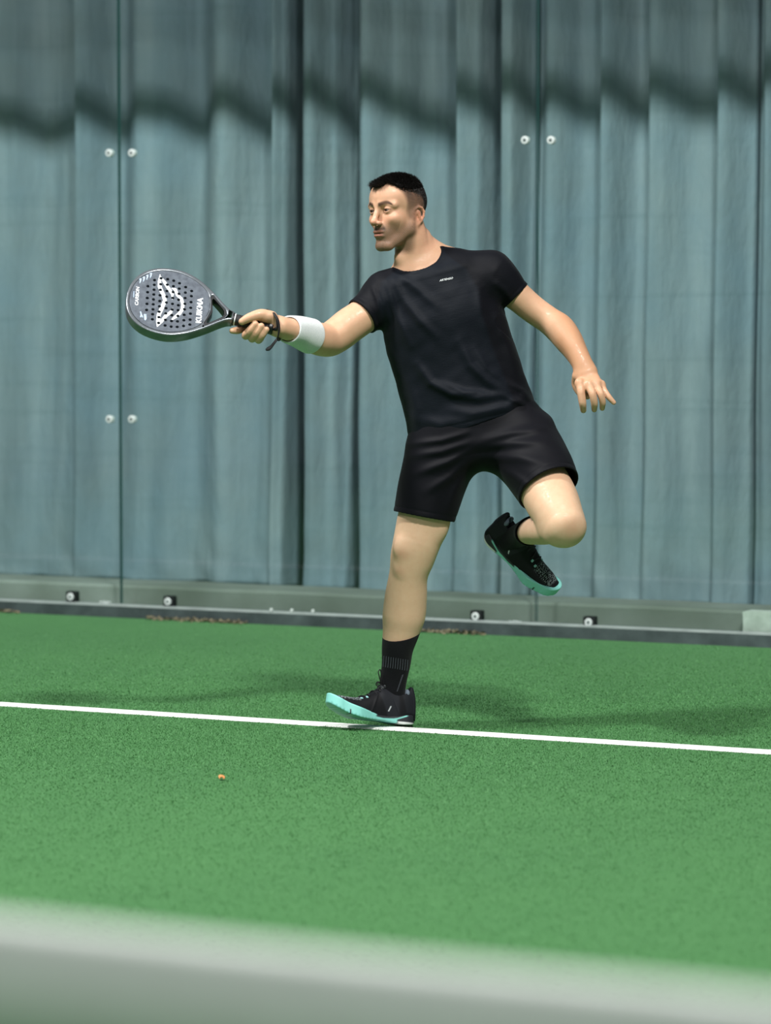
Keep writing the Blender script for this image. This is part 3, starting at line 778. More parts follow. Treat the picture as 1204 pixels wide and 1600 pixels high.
body = union([(trunk, 0), (shoulders, 0.04), (neck, 0.03), (trap, 0.03), (scm, 0.010), (scm2, 0.012), (adam, 0.022), (head, 0.014),
              (arm_r, 0.03), (arm_l, 0.03), (elbow_l, 0.012), (hand_r, 0.012), (hand_l, 0.010),
              (leg_r, 0.03), (knee_r, 0.026), (vastus, 0.03), (thigh_l, 0.03), (knee_l, 0.045), (calf_l, 0.012)])
V, Q = extract(body, body.lo, body.hi, H_BODY)
hm = np.minimum(1, sst(0.13, 0.16, np.linalg.norm(V - HEAD_O, axis=1)) )
xx, yy = to_px(V); hm *= 1 - 0.93 * ((xx < 440) & (yy < 600)); hm *= 1 - 0.93 * ((xx > 885) & (yy > 578) & (yy < 660))
V = relax(V, Q, 1, 0.4); V = relax(V, Q, 8, 0.6, hm)
me = mesh_np('body', V, Q)

# skin colours that belong to the skin: stubble, lips, brows, cropped sides, paler legs
q = w2h(V); f_, l_, u_ = q[:, 0], np.abs(q[:, 1]), q[:, 2]
px_, py_ = to_px(V)
base = np.array(srgb(206, 164, 134)[:3]); pale = np.array(srgb(210, 176, 146)[:3]); tan = np.array(srgb(178, 130, 96)[:3])
C = np.tile(base, (len(V), 1))
legm = sst(700, 800, py_)[:, None]; C = C * (1 - legm) + pale * legm
arm = (np.clip(sst(850, 880, px_) * sst(640, 560, py_), 0, 1) * 0.7)[:, None]; C = C * (1 - arm) + tan * arm
kn = (0.34 * np.exp(-(((px_ - 627) / 13) ** 2 + ((py_ - 866) / 9) ** 2)) + 0.28 * np.exp(-(((px_ - 624) / 9) ** 2 + ((py_ - 893) / 9) ** 2)) + 0.30 * np.exp(-(((px_ - 893) / 14) ** 2 + ((py_ - 826) / 16) ** 2)))[:, None]
C = C * (1 - kn) + np.array(srgb(160, 98, 72)[:3]) * kn       # ruddier knees
inh = (np.abs(f_) < 14) & (l_ < 10) & (u_ > -14) & (u_ < 14) & (((q / 15) ** 2).sum(1) < 1.2)
facec = np.array(srgb(204, 158, 130)[:3])
def blend(mask, col):
    global C
    m = (mask * inh)[:, None]; C = C * (1 - m) + np.array(col) * m
blend(np.full(len(V), 0.8), facec)
blend(0.25 * np.exp(-(((f_ - 7) / 3) ** 2 + ((l_ - 4) / 2) ** 2 + ((u_ + 3.0) / 2) ** 2)), srgb(206, 128, 104)[:3])      # cheek
blend(0.35 * np.exp(-(((f_ - 11) / 1.8) ** 2 + ((u_ + 3.8) / 1.2) ** 2)), srgb(200, 120, 98)[:3])                          # nose tip
blend(0.5 * np.exp(-(((f_ + 2.5) / 2.5) ** 2 + ((u_ + 2.3) / 3.3) ** 2)) * sst(6.1, 6.9, l_), srgb(198, 116, 92)[:3])      # ear
jawline = sst(-2.6, -6.2, u_ + 0.35 * (f_ - 2) * (f_ < 5)) * sst(-2.0, 0.2, f_)
must = np.exp(-((u_ + 5.75) / 0.62) ** 2) * sst(2.9, 2.1, l_) * sst(7.6, 8.4, f_)
stub = 0.85 + 0.15 * vnoise(q, 9.0, 4.0)
blend(0.84 * jawline * stub * sst(-14.5, -12.2, u_), srgb(74, 62, 51)[:3])
blend(0.82 * must, srgb(52, 40, 33)[:3])
blend(0.45 * np.exp(-(((u_ + 10.6) / 1.7) ** 2 + (l_ / 2.8) ** 2)) * sst(6, 7.5, f_), srgb(90, 72, 58)[:3])
blend(0.6 * np.exp(-((u_ + 6.72) / 0.42) ** 2) * sst(2.4, 1.7, l_) * sst(8.3, 8.8, f_), srgb(150, 88, 78)[:3])
blend(0.6 * np.exp(-((u_ + 7.75) / 0.50) ** 2) * sst(2.2, 1.4, l_) * sst(8.2, 8.7, f_), srgb(168, 100, 90)[:3])
blend(0.9 * np.exp(-((u_ + 7.15) / 0.16) ** 2) * sst(2.3, 1.8, l_) * sst(7.8, 8.4, f_), srgb(70, 36, 32)[:3])
brow_u = 1.75 + 0.55 * sst(0.8, 3.4, l_) - 0.9 * sst(3.8, 5.8, l_)
blend(0.92 * np.exp(-((u_ - brow_u) / (0.62 - 0.25 * sst(3.4, 5.4, l_))) ** 4) * sst(0.7, 1.4, l_) * sst(5.7, 4.9, l_) * sst(4.5, 6, f_), srgb(12, 8, 7)[:3])
blend(0.45 * np.exp(-(((u_ - 0.0) / 0.8) ** 2 + ((l_ - 3.1) / 1.6) ** 2)) * sst(5.5, 6.5, f_), srgb(120, 76, 60)[:3])        # lids
blend(0.9 * np.exp(-((u_ - 0.34 + 0.12 * (l_ - 3.1) ** 2) / 0.12) ** 2) * sst(1.7, 1.3, np.abs(l_ - 3.1)) * sst(6.8, 7.4, f_), srgb(30, 22, 20)[:3])   # lashes
def hairline(f, l):
    """lower border of the hair at (f, l)"""
    h = np.interp(f, [-11.5, -9.0, -7.2, -6.3, -5.8, -5.0, -2.4, -1.2, -0.4, 1.2, 1.9, 2.6, 3.8, 5.2, 6.5, 7.6, 8.8, 10], [-6.5, -6.5, -6.2, -5.6, -3.6, 0.6, 1.0, -1.0, -3.0, -3.0, -0.4, 3.2, 5.6, 7.2, 8.2, 7.4, 6.7, 6.6])
    return h
_sl = (hairline(f_ + 0.3, l_) - hairline(f_ - 0.3, l_)) / 0.6
hl = (u_ - hairline(f_, l_)) / np.sqrt(1 + _sl * _sl)
side = sst(-1.2, 0.8, hl) * (u_ > -7.5) * np.where(f_ > 4.5, sst(5.0, 6.0, u_), 1.0)
dens = 0.62 + 0.34 * sst(-1.5, 4.5, u_ - 1.1 * np.minimum(f_ + 3.0, 0))
blend(side * np.clip(dens, 0, 0.94) * (0.92 + 0.08 * vnoise(q, 8.0, 2.0)), srgb(34, 32, 33)[:3])
set_col(me, C)
body_o = add('body', me, MAT['skin'], person, True)

# ---- eyes
for sgn in (-1, 1):
    c = h2w((7.02, 3.1 * sgn, 0.0))[0]; bm = bmesh.new(); bmesh.ops.create_uvsphere(bm, u_segments=32, v_segments=24, radius=0.01285)
    gaze = h2w((20, 3.1 * sgn + 1.5 * 0 - 2.0, -0.3))[0] - c; gaze /= np.linalg.norm(gaze)
    me = bpy.data.meshes.new('eye'); bm.to_mesh(me); bm.free()
    vv = np.array([v.co[:] for v in me.vertices]); ca = (vv @ gaze) / 0.01285; cc = np.tile(np.array(srgb(128, 117, 110)[:3]), (len(vv), 1))
    cc[ca > 0.85] = srgb(58, 38, 28)[:3]; cc[ca > 0.975] = (0.004, 0.004, 0.004)
    for v in me.vertices: v.co = v.co + Vector(c)
    set_col(me, cc); add('eye', me, MAT['eye'], person, True)

# ---- hair: a cap over the crown plus strands
def hair_f(P):
    q = w2h(P); d, la = skull(q); u = q[:, 2]; f = q[:, 0]
    thick = 0.10 + 0.40 * sst(5.5, 9.0, u + 0.15 * f)
    nz = 0.10 * vnoise(q, 2.2, 1.0)
    d = d - thick - nz * sst(4, 8, u)
    lim = np.maximum(hairline(f, la[:, 1]) + 0.35, np.interp(f, [-11, -9, -7, -4, 0, 3, 6, 8, 10], [-4.5, -3.0, 0.5, 4.6, 6.2, 6.6, 7.0, 7.0, 7.0]))
    return smax(d, lim - u, 0.5) * HSC
hairp = Prim(hair_f, HEAD_O - 0.15, HEAD_O + 0.16)
V, Q = extract(hairp, hairp.lo, hairp.hi, 0.002, 3)
hair_o = add('hair', mesh_np('hair', V, Q), MAT['hair'], person, True)
def strands():
    n = 110000; v = rng.normal(0, 1, (n, 3)); v /= np.linalg.norm(v, axis=1)[:, None]
    q = np.array([-0.2, 0, 3.3]) + v * np.array([9.4, 7.3, 8.3])
    for _ in range(4):
        d, _l = skull(q); q = q - v * d[:, None]
    f, u = q[:, 0], q[:, 2]; l = np.abs(q[:, 1])
    lm = np.interp(f, [-11, -9, -7, -4, 0, 3, 6, 8, 10], [-4.5, -3.0, 0.5, 4.2, 5.6, 6.0, 6.6, 6.6, 6.6])
    ok = (u > hairline(f, l) + 0.1) & ((u > lm + rng.normal(0, 0.4, n)) | (rng.random(n) < 0.0))
    q, v = q[ok], v[ok]; n = len(q); f, u = q[:, 0], q[:, 2]
    top = sst(4.5, 9.0, u + 0.1 * f)
    L = (0.22 + 0.95 * top + 1.3 * sst(5.0, 8.2, f) * top) * rng.uniform(0.6, 1.3, n)
    tang = np.stack([0.85 * np.ones(n), 0.25 * np.sign(q[:, 1]) * (rng.random(n)), -0.2 * np.ones(n)], 1) + rng.normal(0, 0.33, (n, 3))
    tang[top < 0.3] = np.array([-0.2, 0, -1.0]) + rng.normal(0, 0.2, (int((top < 0.3).sum()), 3))
    up = v * (0.55 + 0.6 * top + rng.uniform(-0.2, 0.3, n))[:, None]
    d1 = up + tang * 0.5; d1 /= np.linalg.norm(d1, axis=1)[:, None]
    d2 = up * 0.55 + tang; d2 /= np.linalg.norm(d2, axis=1)[:, None]
    p0 = q; p1 = q + d1 * (L * 0.55)[:, None]; p2 = p1 + d2 * (L * 0.55)[:, None]
    s = np.cross(d1, rng.normal(0, 1, (n, 3))); s /= np.linalg.norm(s, axis=1)[:, None]; w = 0.045
    A = np.stack([p0 - s * w, p0 + s * w, p1 + s * w * .9, p1 - s * w * .9, p2 + s * w * .25, p2 - s * w * .25], 1)
    V = h2w(A.reshape(-1, 3)); b = np.arange(n)[:, None] * 6
    Q = np.concatenate([b + np.array([[0, 1, 2, 3]]), b + np.array([[3, 2, 4, 5]])])
    return mesh_np('hair_strands', V, Q)
add('hair_strands', strands(), MAT['hair'], hair_o)['kind'] = 'stuff'

# ---- garments: shells cut open at hem, cuffs and neck
def half(P, p0, nrm): return (P - np.asarray(p0)) @ np.asarray(nrm)
def unit(v): v = np.asarray(v, float); return v / np.linalg.norm(v)
def fold_term(P, folds):
    """ridges along pixel polylines (x, y) with amplitude (m) and width (px); only on the side facing the court"""
    X, Y = to_px(P); out = np.zeros(len(P))
    for pts, amp, w in folds:
        A = np.array(pts, float); lo, hi = A.min(0) - 2.6 * w, A.max(0) + 2.6 * w
        k = np.nonzero((X > lo[0]) & (X < hi[0]) & (Y > lo[1]) & (Y < hi[1]) & (P[:, 1] < Y0 + 0.06))[0]
        if not len(k): continue
        x, y = X[k], Y[k]
        best = np.full(len(k), 1e9); tt = np.zeros(len(k)); m = len(pts) - 1
        for i in range(m):
            a, b_ = A[i], A[i + 1]; ab = b_ - a
            t = np.clip(((x - a[0]) * ab[0] + (y - a[1]) * ab[1]) / (ab @ ab), 0, 1)
            d2 = (x - a[0] - t * ab[0]) ** 2 + (y - a[1] - t * ab[1]) ** 2
            c = d2 < best; best = np.where(c, d2, best); tt = np.where(c, (i + t) / m, tt)
        out[k] += 1.35 * amp * np.exp(-best / (w * w)) * np.sin(np.pi * np.clip(tt * 0.9 + 0.05, 0, 1)) ** 0.7
    return out
front = lambda P: sst(0.05, -0.05, P[:, 1] - Y0)
# t-shirt
sh_trunk = tube([(671, 436, 0.0, 82, 52), (677, 457, 0, 87, 57), (683.5, 478, -0.003, 92, 61), (690, 500, -0.005, 95, 64), (708, 560, -0.005, 97, 60), (724, 612, -0.005, 98.5, 60), (737, 660, 0, 103, 66), (747, 700, 0, 104, 66)], 44, ends=(0.55, 1.0))
sh_shoulder = union([(rc([(648, 430, 0, 24), (622, 446, 0, 26), (600, 461, -0.01, 33)]), 0), (rc([(692, 410, 0.0, 25), (735, 423, 0.0, 29), (768, 434, 0.0, 36)]), 0)])
sl_r = tube([(606, 462, -0.01, 36, 38), (584, 480, -0.025, 33, 36), (566, 494, -0.043, 31, 34), (545, 509, -0.065, 31, 34)], 24)
sl_l = tube([(764, 430, 0.0, 38, 40), (788, 448, 0.005, 31, 34), (806, 462, 0.01, 26, 30), (830, 481, 0.015, 25, 29)], 24)
shirt_solid = union([(sh_trunk, 0), (sh_shoulder, 0.045), (sl_r, 0.03), (sl_l, 0.028)])
hem_p = pp(737, 663, 0.0); hem_n = unit(pp(747, 702) - pp(737.5, 663)); hem_n = unit(hem_n + np.array([0, 0.0, -0.04]))
cuff_r_p = pp(564.5, 495, -0.045); cuff_r_n = unit(pp(549, 507, -0.061) - pp(570, 491, -0.039))
cuff_l_p = pp(806, 462, 0.01); cuff_l_n = unit(np.array([1.0, 0.05, -0.97]))
neck_c = pp(648, 387, -0.040); NECK_R = 0.083
SHIRT_FOLDS = [
    ([(652, 570), (672, 598), (705, 615), (745, 622), (790, 616)], 0.010, 7),
    ([(690, 598), (725, 612), (760, 614)], 0.006, 5),
    ([(718, 535), (735, 570), (765, 598), (795, 612)], 0.008, 8),
    ([(742, 545), (760, 575), (790, 600)], 0.005, 6),
    ([(622, 430), (650, 450), (680, 478)], 0.006, 7),
    ([(614, 432), (628, 465), (655, 500), (680, 525)], 0.007, 7),
    ([(604, 440), (612, 470), (622, 500), (640, 540)], 0.006, 6),
    ([(592, 446), (600, 470), (606, 500)], 0.005, 5),
    ([(582, 448), (590, 470), (595, 495)], 0.005, 4),
    ([(700, 640), (740, 646), (790, 636), (820, 622)], 0.007, 8),
    ([(645, 655), (690, 662), (740, 652)], 0.005, 9),
    ([(640, 600), (650, 640), (648, 675)], 0.005, 8),
    ([(770, 440), (790, 455), (800, 470)], 0.004, 6),
    ([(775, 485), (790, 530), (810, 585)], 0.006, 9),
    ([(735, 420), (748, 450), (752, 490), (765, 530)], 0.004, 8),
    ([(795, 598), (815, 610), (830, 628)], 0.006, 5),
    ([(785, 618), (810, 628), (832, 640)], 0.006, 5)]
def shirt_outer(P, both=False):
    d = shirt_solid(P); d0 = d.copy(); m = np.abs(d) < 0.022
    if m.any():
        p = P[m]; fr = front(p)
        w = fold_term(p, SHIRT_FOLDS) * fr + 0.0020 * vnoise(p, 26.0, 3.0) + 0.0009 * vnoise(p, 60.0, 5.0)
        # ribbed collar and stitched hems stand slightly proud
        rr = p - neck_c; rad = np.sqrt((rr * rr).sum(1))
        w += 0.0022 * sst(NECK_R + 0.015, NECK_R + 0.012, rad)
        for c_, n_ in ((hem_p, hem_n), (cuff_r_p, cuff_r_n), (cuff_l_p, cuff_l_n)):
            hd = half(p, c_, n_); near = ((p - c_) ** 2).sum(1) < (0.26 if n_ is hem_n else 0.09) ** 2
            w -= np.where(near, 0.0014 * np.exp(-((hd + 0.014) / 0.0025) ** 2), 0)
        d[m] = d[m] - w
    return (d, d0) if both else d
def shirt_f(P):
    d, d0 = shirt_outer(P, True)
    rr = P - neck_c; T_ = 0.0065 + 0.005 * sst(0.12, 0.08, np.sqrt((rr * rr).sum(1)))
    s = np.maximum(d, -(d0 + T_))
    s = np.maximum(s, half(P, hem_p, hem_n) + 0.006 * np.sin(P[:, 0] * 22))
    dtr = sh_trunk(P) - 0.004
    for c_, n_ in ((cuff_r_p, cuff_r_n), (cuff_l_p, cuff_l_n)):
        cutd = np.minimum(half(P, c_, n_), 0.15 - np.sqrt(((P - c_) ** 2).sum(1))); s = np.maximum(s, np.minimum(cutd, dtr))
    s = np.maximum(s, NECK_R - np.sqrt((rr * rr).sum(1)))
    return s
sp_ = Prim(shirt_f, shirt_solid.lo, shirt_solid.hi)
V, Q = extract(sp_, sp_.lo, sp_.hi, H_CLOTH); V = relax(V, Q, 3, 0.5)
me = mesh_np('t_shirt', V, Q); x, y = to_px(V)
C = np.tile(np.array(srgb(12, 18, 27)[:3]), (len(V), 1)); blk = np.array(srgb(8, 10, 18)[:3])
rag_l = sst(-4, 4, (x - np.interp(y, [380, 400, 420, 450, 490, 540, 620], [684, 700, 728, 746, 752, 768, 800])))
rag_r = sst(4, -4, (x - np.interp(y, [420, 440, 470, 500, 520], [622, 596, 590, 594, 596])))
mk = np.maximum(rag_l, rag_r)[:, None]; C = C * (1 - mk) + blk * mk
set_col(me, C); shirt_o = add('t_shirt', me, MAT['shirt'], person, True); shirt_o['label'] = 'black short-sleeved t-shirt with ribbed collar'

# shorts
so_hip = tube([(738, 632, 0.0, 88, 58), (742, 660, 0.0, 100, 64), (746, 690, 0.0, 104, 66), (748, 706, 0, 92, 60)], 24, ends=(1.0, 0.5))
so_r = tube([(706, 672, 0.0, 60, 60), (692, 705, -0.008, 58, 58), (677, 750, -0.016, 53, 54), (663, 803, -0.022, 49.5, 52), (657, 826, -0.026, 49, 52)], 30)
so_l = tube([(795, 676, 0.0, 60, 60), (822, 706, -0.05, 59, 58), (842, 735, -0.11, 55, 56), (857, 763, -0.16, 51, 55), (866, 782, -0.195, 50, 54)], 30)
hipb = ball(838, 668, -0.01, 26, 40, 18, rotz_img(35))
shorts_solid = union([(so_hip, 0), (so_r, 0.035), (so_l, 0.035), (hipb, 0.03)])
sr_p = pp(661, 807, -0.022); sr_n = unit(np.array([-0.185, -0.03, -1.0]))
slp = pp(857.5, 763.5, -0.16); sln = unit(pp(866, 779, -0.19) - pp(848.5, 748, -0.125)); sln = unit(sln + np.array([0.0, 0.25, 0.0]))
SHORT_FOLDS = [
    ([(740, 700), (700, 722), (650, 740)], 0.008, 7), ([(738, 690), (690, 706), (645, 712)], 0.006, 6), ([(735, 712), (705, 745), (665, 768)], 0.006, 7),
    ([(735, 725), (712, 765), (700, 800)], 0.006, 8), ([(750, 690), (800, 676), (850, 668)], 0.007, 7), ([(752, 700), (800, 692), (850, 690)], 0.006, 7),
    ([(765, 715), (810, 715), (850, 722)], 0.005, 8), ([(640, 694), (690, 688), (730, 676)], 0.005, 5), ([(790, 735), (815, 752), (835, 775)], 0.004, 7)]
def shorts_outer(P, both=False):
    d = shorts_solid(P); d0 = d.copy(); m = np.abs(d) < 0.022
    if m.any():
        p = P[m]
        w = fold_term(p, SHORT_FOLDS) * sst(0.08, -0.02, p[:, 1] - Y0) + 0.0020 * vnoise(p, 24.0, 8.0)
        for c_, n_ in ((sr_p, sr_n), (slp, sln)):
            hd = half(p, c_, n_); near = ((p - c_) ** 2).sum(1) < 0.15 ** 2
            w -= np.where(near, 0.0012 * np.exp(-((hd + 0.018) / 0.0025) ** 2), 0)
        d[m] = d[m] - w
    return (d, d0) if both else d
def shorts_f(P):
    d, d0 = shorts_outer(P, True); s = np.maximum(d, -(d0 + 0.0060))
    hipd = so_hip(P) - 0.004
    for c_, n_, oth in ((sr_p, sr_n, so_l), (slp, sln, so_r)):
        s = np.maximum(s, np.minimum(np.minimum(half(P, c_, n_) , 0.16 - np.sqrt(((P - c_) ** 2).sum(1))), np.minimum(hipd, oth(P) - 0.004)))
    return np.maximum(s, half(P, pp(735, 640, 0), unit(pp(737, 645) - pp(745, 690))))
sp2 = Prim(shorts_f, shorts_solid.lo, shorts_solid.hi)
V, Q = extract(sp2, sp2.lo, sp2.hi, H_CLOTH); V = relax(V, Q, 3, 0.5)
me = mesh_np('shorts', V, Q); set_col(me, np.tile(np.array(srgb(11, 12, 19)[:3]), (len(V), 1)))
o = add('shorts', me, MAT['shorts'], person, True); o['label'] = 'black loose knee-length sports shorts'

# socks
def shell_part(name, st, grow, p_top, n_top, col, mat, p_bot=None, n_bot=None, th=0.003, rib=0.0, h=0.0018, n=40):
    tb = tube(st, n, grow)
    def f(P):
        d = tb(P)
        if rib: d = d - rib * np.sin(np.arctan2(P[:, 1] - Y0, P[:, 0] - P[:, 0].mean()) * 60)
        s = np.maximum(d, -(d + th)); s = smax(s, half(P, p_top, n_top), 0.003)
        if p_bot is not None: s = smax(s, half(P, p_bot, n_bot), 0.003)
        return s
    pr = Prim(f, tb.lo, tb.hi); V, Q = extract(pr, pr.lo, pr.hi, h, 3)
    me = mesh_np(name, V, Q); set_col(me, np.tile(np.array(col[:3]), (len(V), 1)))
    return add(name, me, mat, person, True), tb
sock_st = [(630, 968, 0.01, 32, 34), (626, 988, 0.012, 28.5, 31), (621, 1012, 0.013, 24.5, 28), (618.5, 1038, 0.015, 22, 22), (614.5, 1062, 0.018, 20.5, 18), (612, 1090, 0.018, 19, 16)]
sock_r, sock_tb = shell_part('sock', sock_st, 0.001, pp(626, 991, 0.012), unit(np.array([-0.14, -0.25, 1.0])), srgb(11, 12, 18), MAT['sock'], th=0.004)
sock_r['label'] = 'black sock on the standing leg with pale knitted dashes'
sock_st2 = [(846, 829, -0.12, 23.5, 28), (833, 829, -0.05, 23, 28), (821, 832, 0.03, 19.5, 22), (808, 838, 0.09, 17.5, 19), (796, 845, 0.13, 17.5, 20)]
sock_l, _ = shell_part('sock', sock_st2, 0.001, pp(829, 829, -0.03), unit(pp(846, 831, -0.12) - pp(821, 832, 0.03)), srgb(11, 12, 18), MAT['sock'], th=0.004)
sock_l['label'] = 'black sock on the raised foot'

# white towelling wristband on the racket arm
MAT['towel'] = None
t = NT('towelling'); b = t.bsdf(srgb(222, 228, 228), 0.95); b.inputs['Sheen Weight'].default_value = 0.4
f = t.noise(t.coords(), 420.0, 3, 0.7); t.bump(f, 0.9, 0.004, b)
t.link(t.ramp(f, [(0.3, srgb(196, 204, 206)), (0.65, srgb(236, 240, 240))]), b.inputs['Base Color']); MAT['towel'] = t.m
wb_st = [(512, 530, -0.102, 27.5, 28.5), (497, 529.5, -0.143, 27.5, 28.5), (484, 525, -0.175, 27, 28), (468, 519, -0.213, 24.5, 26.5), (452, 515, -0.252, 21.5, 24.5), (440, 512, -0.275, 18.5, 23)]
wb_n = unit(pp(489, 526, -0.163) - pp(456, 516, -0.243))
wb, _ = shell_part('wristband', wb_st, 0.0015, pp(485.5, 525.5, -0.172), wb_n, (0.7, 0.7, 0.7), MAT['towel'], pp(450, 515, -0.257), -wb_n, th=0.006)
wb['label'] = 'white towelling wristband'

# ring on the free hand
def ring(c, ax, r, w):
    V, F = [], []; ax = unit(ax); e = unit(np.cross(ax, [0.2, 1, 0.1])); s = np.cross(ax, e)
    pts = [c + (e * math.cos(a) + s * math.sin(a)) * r for a in np.linspace(0, 2 * np.pi, 25)]
    tube_geo(V, F, pts, w, 8, cap=False); return mesh_py('ring', V, F)
MAT['gold'] = plain('ring_gold', srgb(226, 206, 160), 0.25, Metallic=1.0)
add('finger_ring', ring(pp(934.5, 609, HL - 0.036), pp(938.5, 617, HL - 0.05) - pp(932, 604, HL - 0.03), 6.2 * PX, 0.0016), MAT['gold'], person, True)
# ------------------------------------------------------------------ shoes
t = NT('shoe_upper'); b = t.bsdf(rough=0.6)
at = t.node('ShaderNodeAttribute', attribute_name='Col'); mk = t.node('ShaderNodeAttribute', attribute_name='Mask'); co = t.coords()
vo = t.node('ShaderNodeTexVoronoi'); vo.inputs['Scale'].default_value = 320.0; t.link(co, vo.inputs['Vector'])
dot = t.ramp(vo.outputs['Distance'], [(0.30, (1, 1, 1, 1)), (0.40, (0, 0, 0, 1))])
c = t.mix(t.math('MULTIPLY', dot, mk.outputs['Fac']), at.outputs['Color'], srgb(196, 208, 212))
t.link(c, b.inputs['Base Color']); b.inputs['Specular IOR Level'].default_value = 0.2
t.bump(t.noise(co, 500, 2), 0.2, 0.001, b); MAT['upper'] = t.m
t = NT('shoe_sole'); b = t.bsdf(rough=0.5); at = t.node('ShaderNodeAttribute', attribute_name='Col'); t.link(at.outputs['Color'], b.inputs['Base Color'])
t.bump(t.noise(t.coords(), 300, 2), 0.1, 0.001, b); MAT['sole'] = t.m
MAT['lace'] = plain('lace', srgb(18, 18, 22), 0.7)
MAT['tab_teal'] = plain('tab_teal', srgb(168, 224, 226), 0.5)
MAT['lining'] = plain('lining', srgb(104, 116, 130), 0.8, 0.1, 90)
UPW = catmull([(f, 0, 0, w, tp) for f, w, tp in ((1.3, 3.0, 11.4), (3, 3.5, 11.4), (6, 3.8, 10.9), (9, 3.8, 11.0), (11.5, 3.9, 11.2), (14, 4.1, 9.8), (17, 4.4, 8.1), (20, 4.5, 6.8), (23, 4.5, 6.1), (25.5, 4.1, 5.6), (27.6, 3.3, 5.0))], 60)
SOT = ([0, 3, 7, 11, 15, 19, 24, 28, 31], [3.6, 3.2, 2.5, 2.3, 2.8, 3.3, 3.8, 4.5, 5.0])
SOB = ([0, 2, 5, 8, 12, 16, 20, 24, 28, 31], [0.7, 0.1, 0.0, 0.3, 0.7, 0.5, 0.2, 0.3, 0.9, 1.7])
def make_shoe(label, O, fd, md, bend):
    fd = unit(fd); md = unit(md - fd * np.dot(md, fd)); ud = np.cross(fd, md); ud = ud if ud[2] > 0 else -ud
    Mx = np.stack([fd, md, ud], 1)
    def loc(P):
        q = ((P - O) @ Mx) * 100.0; q[:, 2] -= bend * np.maximum(q[:, 0] - 12, 0) ** 2; return q
    def wor(q):
        q = np.atleast_2d(np.array(q, float)).copy(); q[:, 2] += bend * np.maximum(q[:, 0] - 12, 0) ** 2; return O + (q * 0.01) @ Mx.T
    def upper_q(q):
        f = np.clip(q[:, 0], 1.3, 27.6); w = np.interp(f, UPW[:, 0], UPW[:, 3]); tp = np.interp(f, UPW[:, 0], UPW[:, 4]) - 2.2
        ex = q[:, 0] - f; r = np.where(ex > 0, 1.5, 1.5); x, y = q[:, 1], q[:, 2] - 2.2; y = np.where(y < 0, y * 0.2, y)
        pw = 2.4
        k0 = (np.abs(x / w) ** pw + np.abs(y / tp) ** pw + np.abs(ex / r) ** pw) ** (1 / pw)
        d = (k0 - 1) * np.minimum(w, tp) * 0.9
        d = smax(d, 1.6 - q[:, 2], 0.3)
        d = smin(d, s_cone(q * np.array([1, 1, 1.0]), (1.5, 0, 7.0), (1.6, 0, 11.4), 1.5, 0.8), 1.2)                 # heel collar
        d = smax(d, -s_ell(q, (6.0, 0, 12.6), (4.2, 2.9, 4.6)), 0.5)                                                # opening
        d = d - 0.10 * np.exp(-((q[:, 0] - 17.5 + 0.4 * q[:, 2]) / 0.35) ** 2) * sst(1.5, 2.5, np.abs(q[:, 1]))      # overlay edges
        d = d + 0.10 * np.exp(-((q[:, 0] - 6.5 - 0.45 * (q[:, 2] - 3)) / 0.25) ** 2) * sst(8, 6.5, q[:, 2])
        return d
    def tongue_q(q):
        p = q * np.array([1, 0.5, 1]); return s_cone(p, (15.5, 0, 8.0), (9.4, 0, 12.9), 0.8, 0.75)
    def sole_q(q):
        f = q[:, 0]; p = np.stack([f, np.abs(q[:, 1]), np.zeros(len(q))], 1)
        o = s_cone(p, (4.2, 0, 0), (12, 0, 0), 4.2, 3.75); o = smin(o, s_cone(p, (12, 0, 0), (20.5, 0, 0), 3.75, 5.35), 1.0); o = smin(o, s_cone(p, (20.5, 0, 0), (25.8, 0, 0), 5.35, 4.3), 1.0)
        u = q[:, 2]; flare = 0.12 * (2.0 - u)
        d = smax(o - flare * 0.6, u - np.interp(f, *SOT), 0.5); d = smax(d, np.interp(f, *SOB) - u, 0.5)
        d = d + 0.10 * (np.sin(f * 5.2) > 0.55) * sst(0.9, 0.5, u - np.interp(f, *SOB)) * sst(13, 16, f)             # tread edge
        return d
    root = empty('shoe', tuple(O)); root['label'] = label
    root.parent = person; root.matrix_parent_inverse = world_of(person).inverted()
    # bounding box from a coarse box in shoe space
    cs = wor([(f, m, u) for f in (-2, 15, 32) for m in (-7, 7) for u in (-1, 14)]); lo, hi = cs.min(0) - 0.01, cs.max(0) + 0.01
    pu = Prim(lambda P: upper_q(loc(P)) * 0.01, lo, hi); pt_ = Prim(lambda P: tongue_q(loc(P)) * 0.01, lo, hi); ps = Prim(lambda P: sole_q(loc(P)) * 0.01, lo, hi)
    h = 0.0019
    V, Q = extract(pu, lo, hi, h, 3); me = mesh_np('upper', V, Q); q = loc(V); f, m, u = q.T
    C = np.tile(np.array(srgb(17, 18, 22)[:3]), (len(V), 1))
    def bl(mask, col):
        nonlocal C
        C = C * (1 - mask[:, None]) + np.array(col[:3]) * mask[:, None]
    bl(0.8 * sst(12.0, 11.2, f - 0.4 * u + 2) * sst(6.0, 7.0, f), srgb(34, 36, 42))                                 # smooth quarter panel
    bl(sst(3.4, 2.6, f - 0.25 * u) * sst(3.5, 4, u), srgb(28, 30, 35))
    bl(sst(0.25, 0.12, np.abs(f - 10.0 + 0.5 * (u - 4.5))) * sst(1.0, 0.7, np.abs(u - 4.6)) * (m > 0), srgb(205, 212, 216))
    set_col(me, C)
    Mk = me.color_attributes.new('Mask', 'FLOAT_COLOR', 'POINT')
    msk = sst(19.0, 20.2, f) * sst(27.6, 26.4, f) * sst(3.6, 2.6, np.abs(m)) * sst(3.6, 4.2, u); cc = np.ones((len(V), 4), np.float32); cc[:, :3] = msk[:, None]; Mk.data.foreach_set('color', cc.ravel())
    add('upper', me, MAT['upper'], root, True)
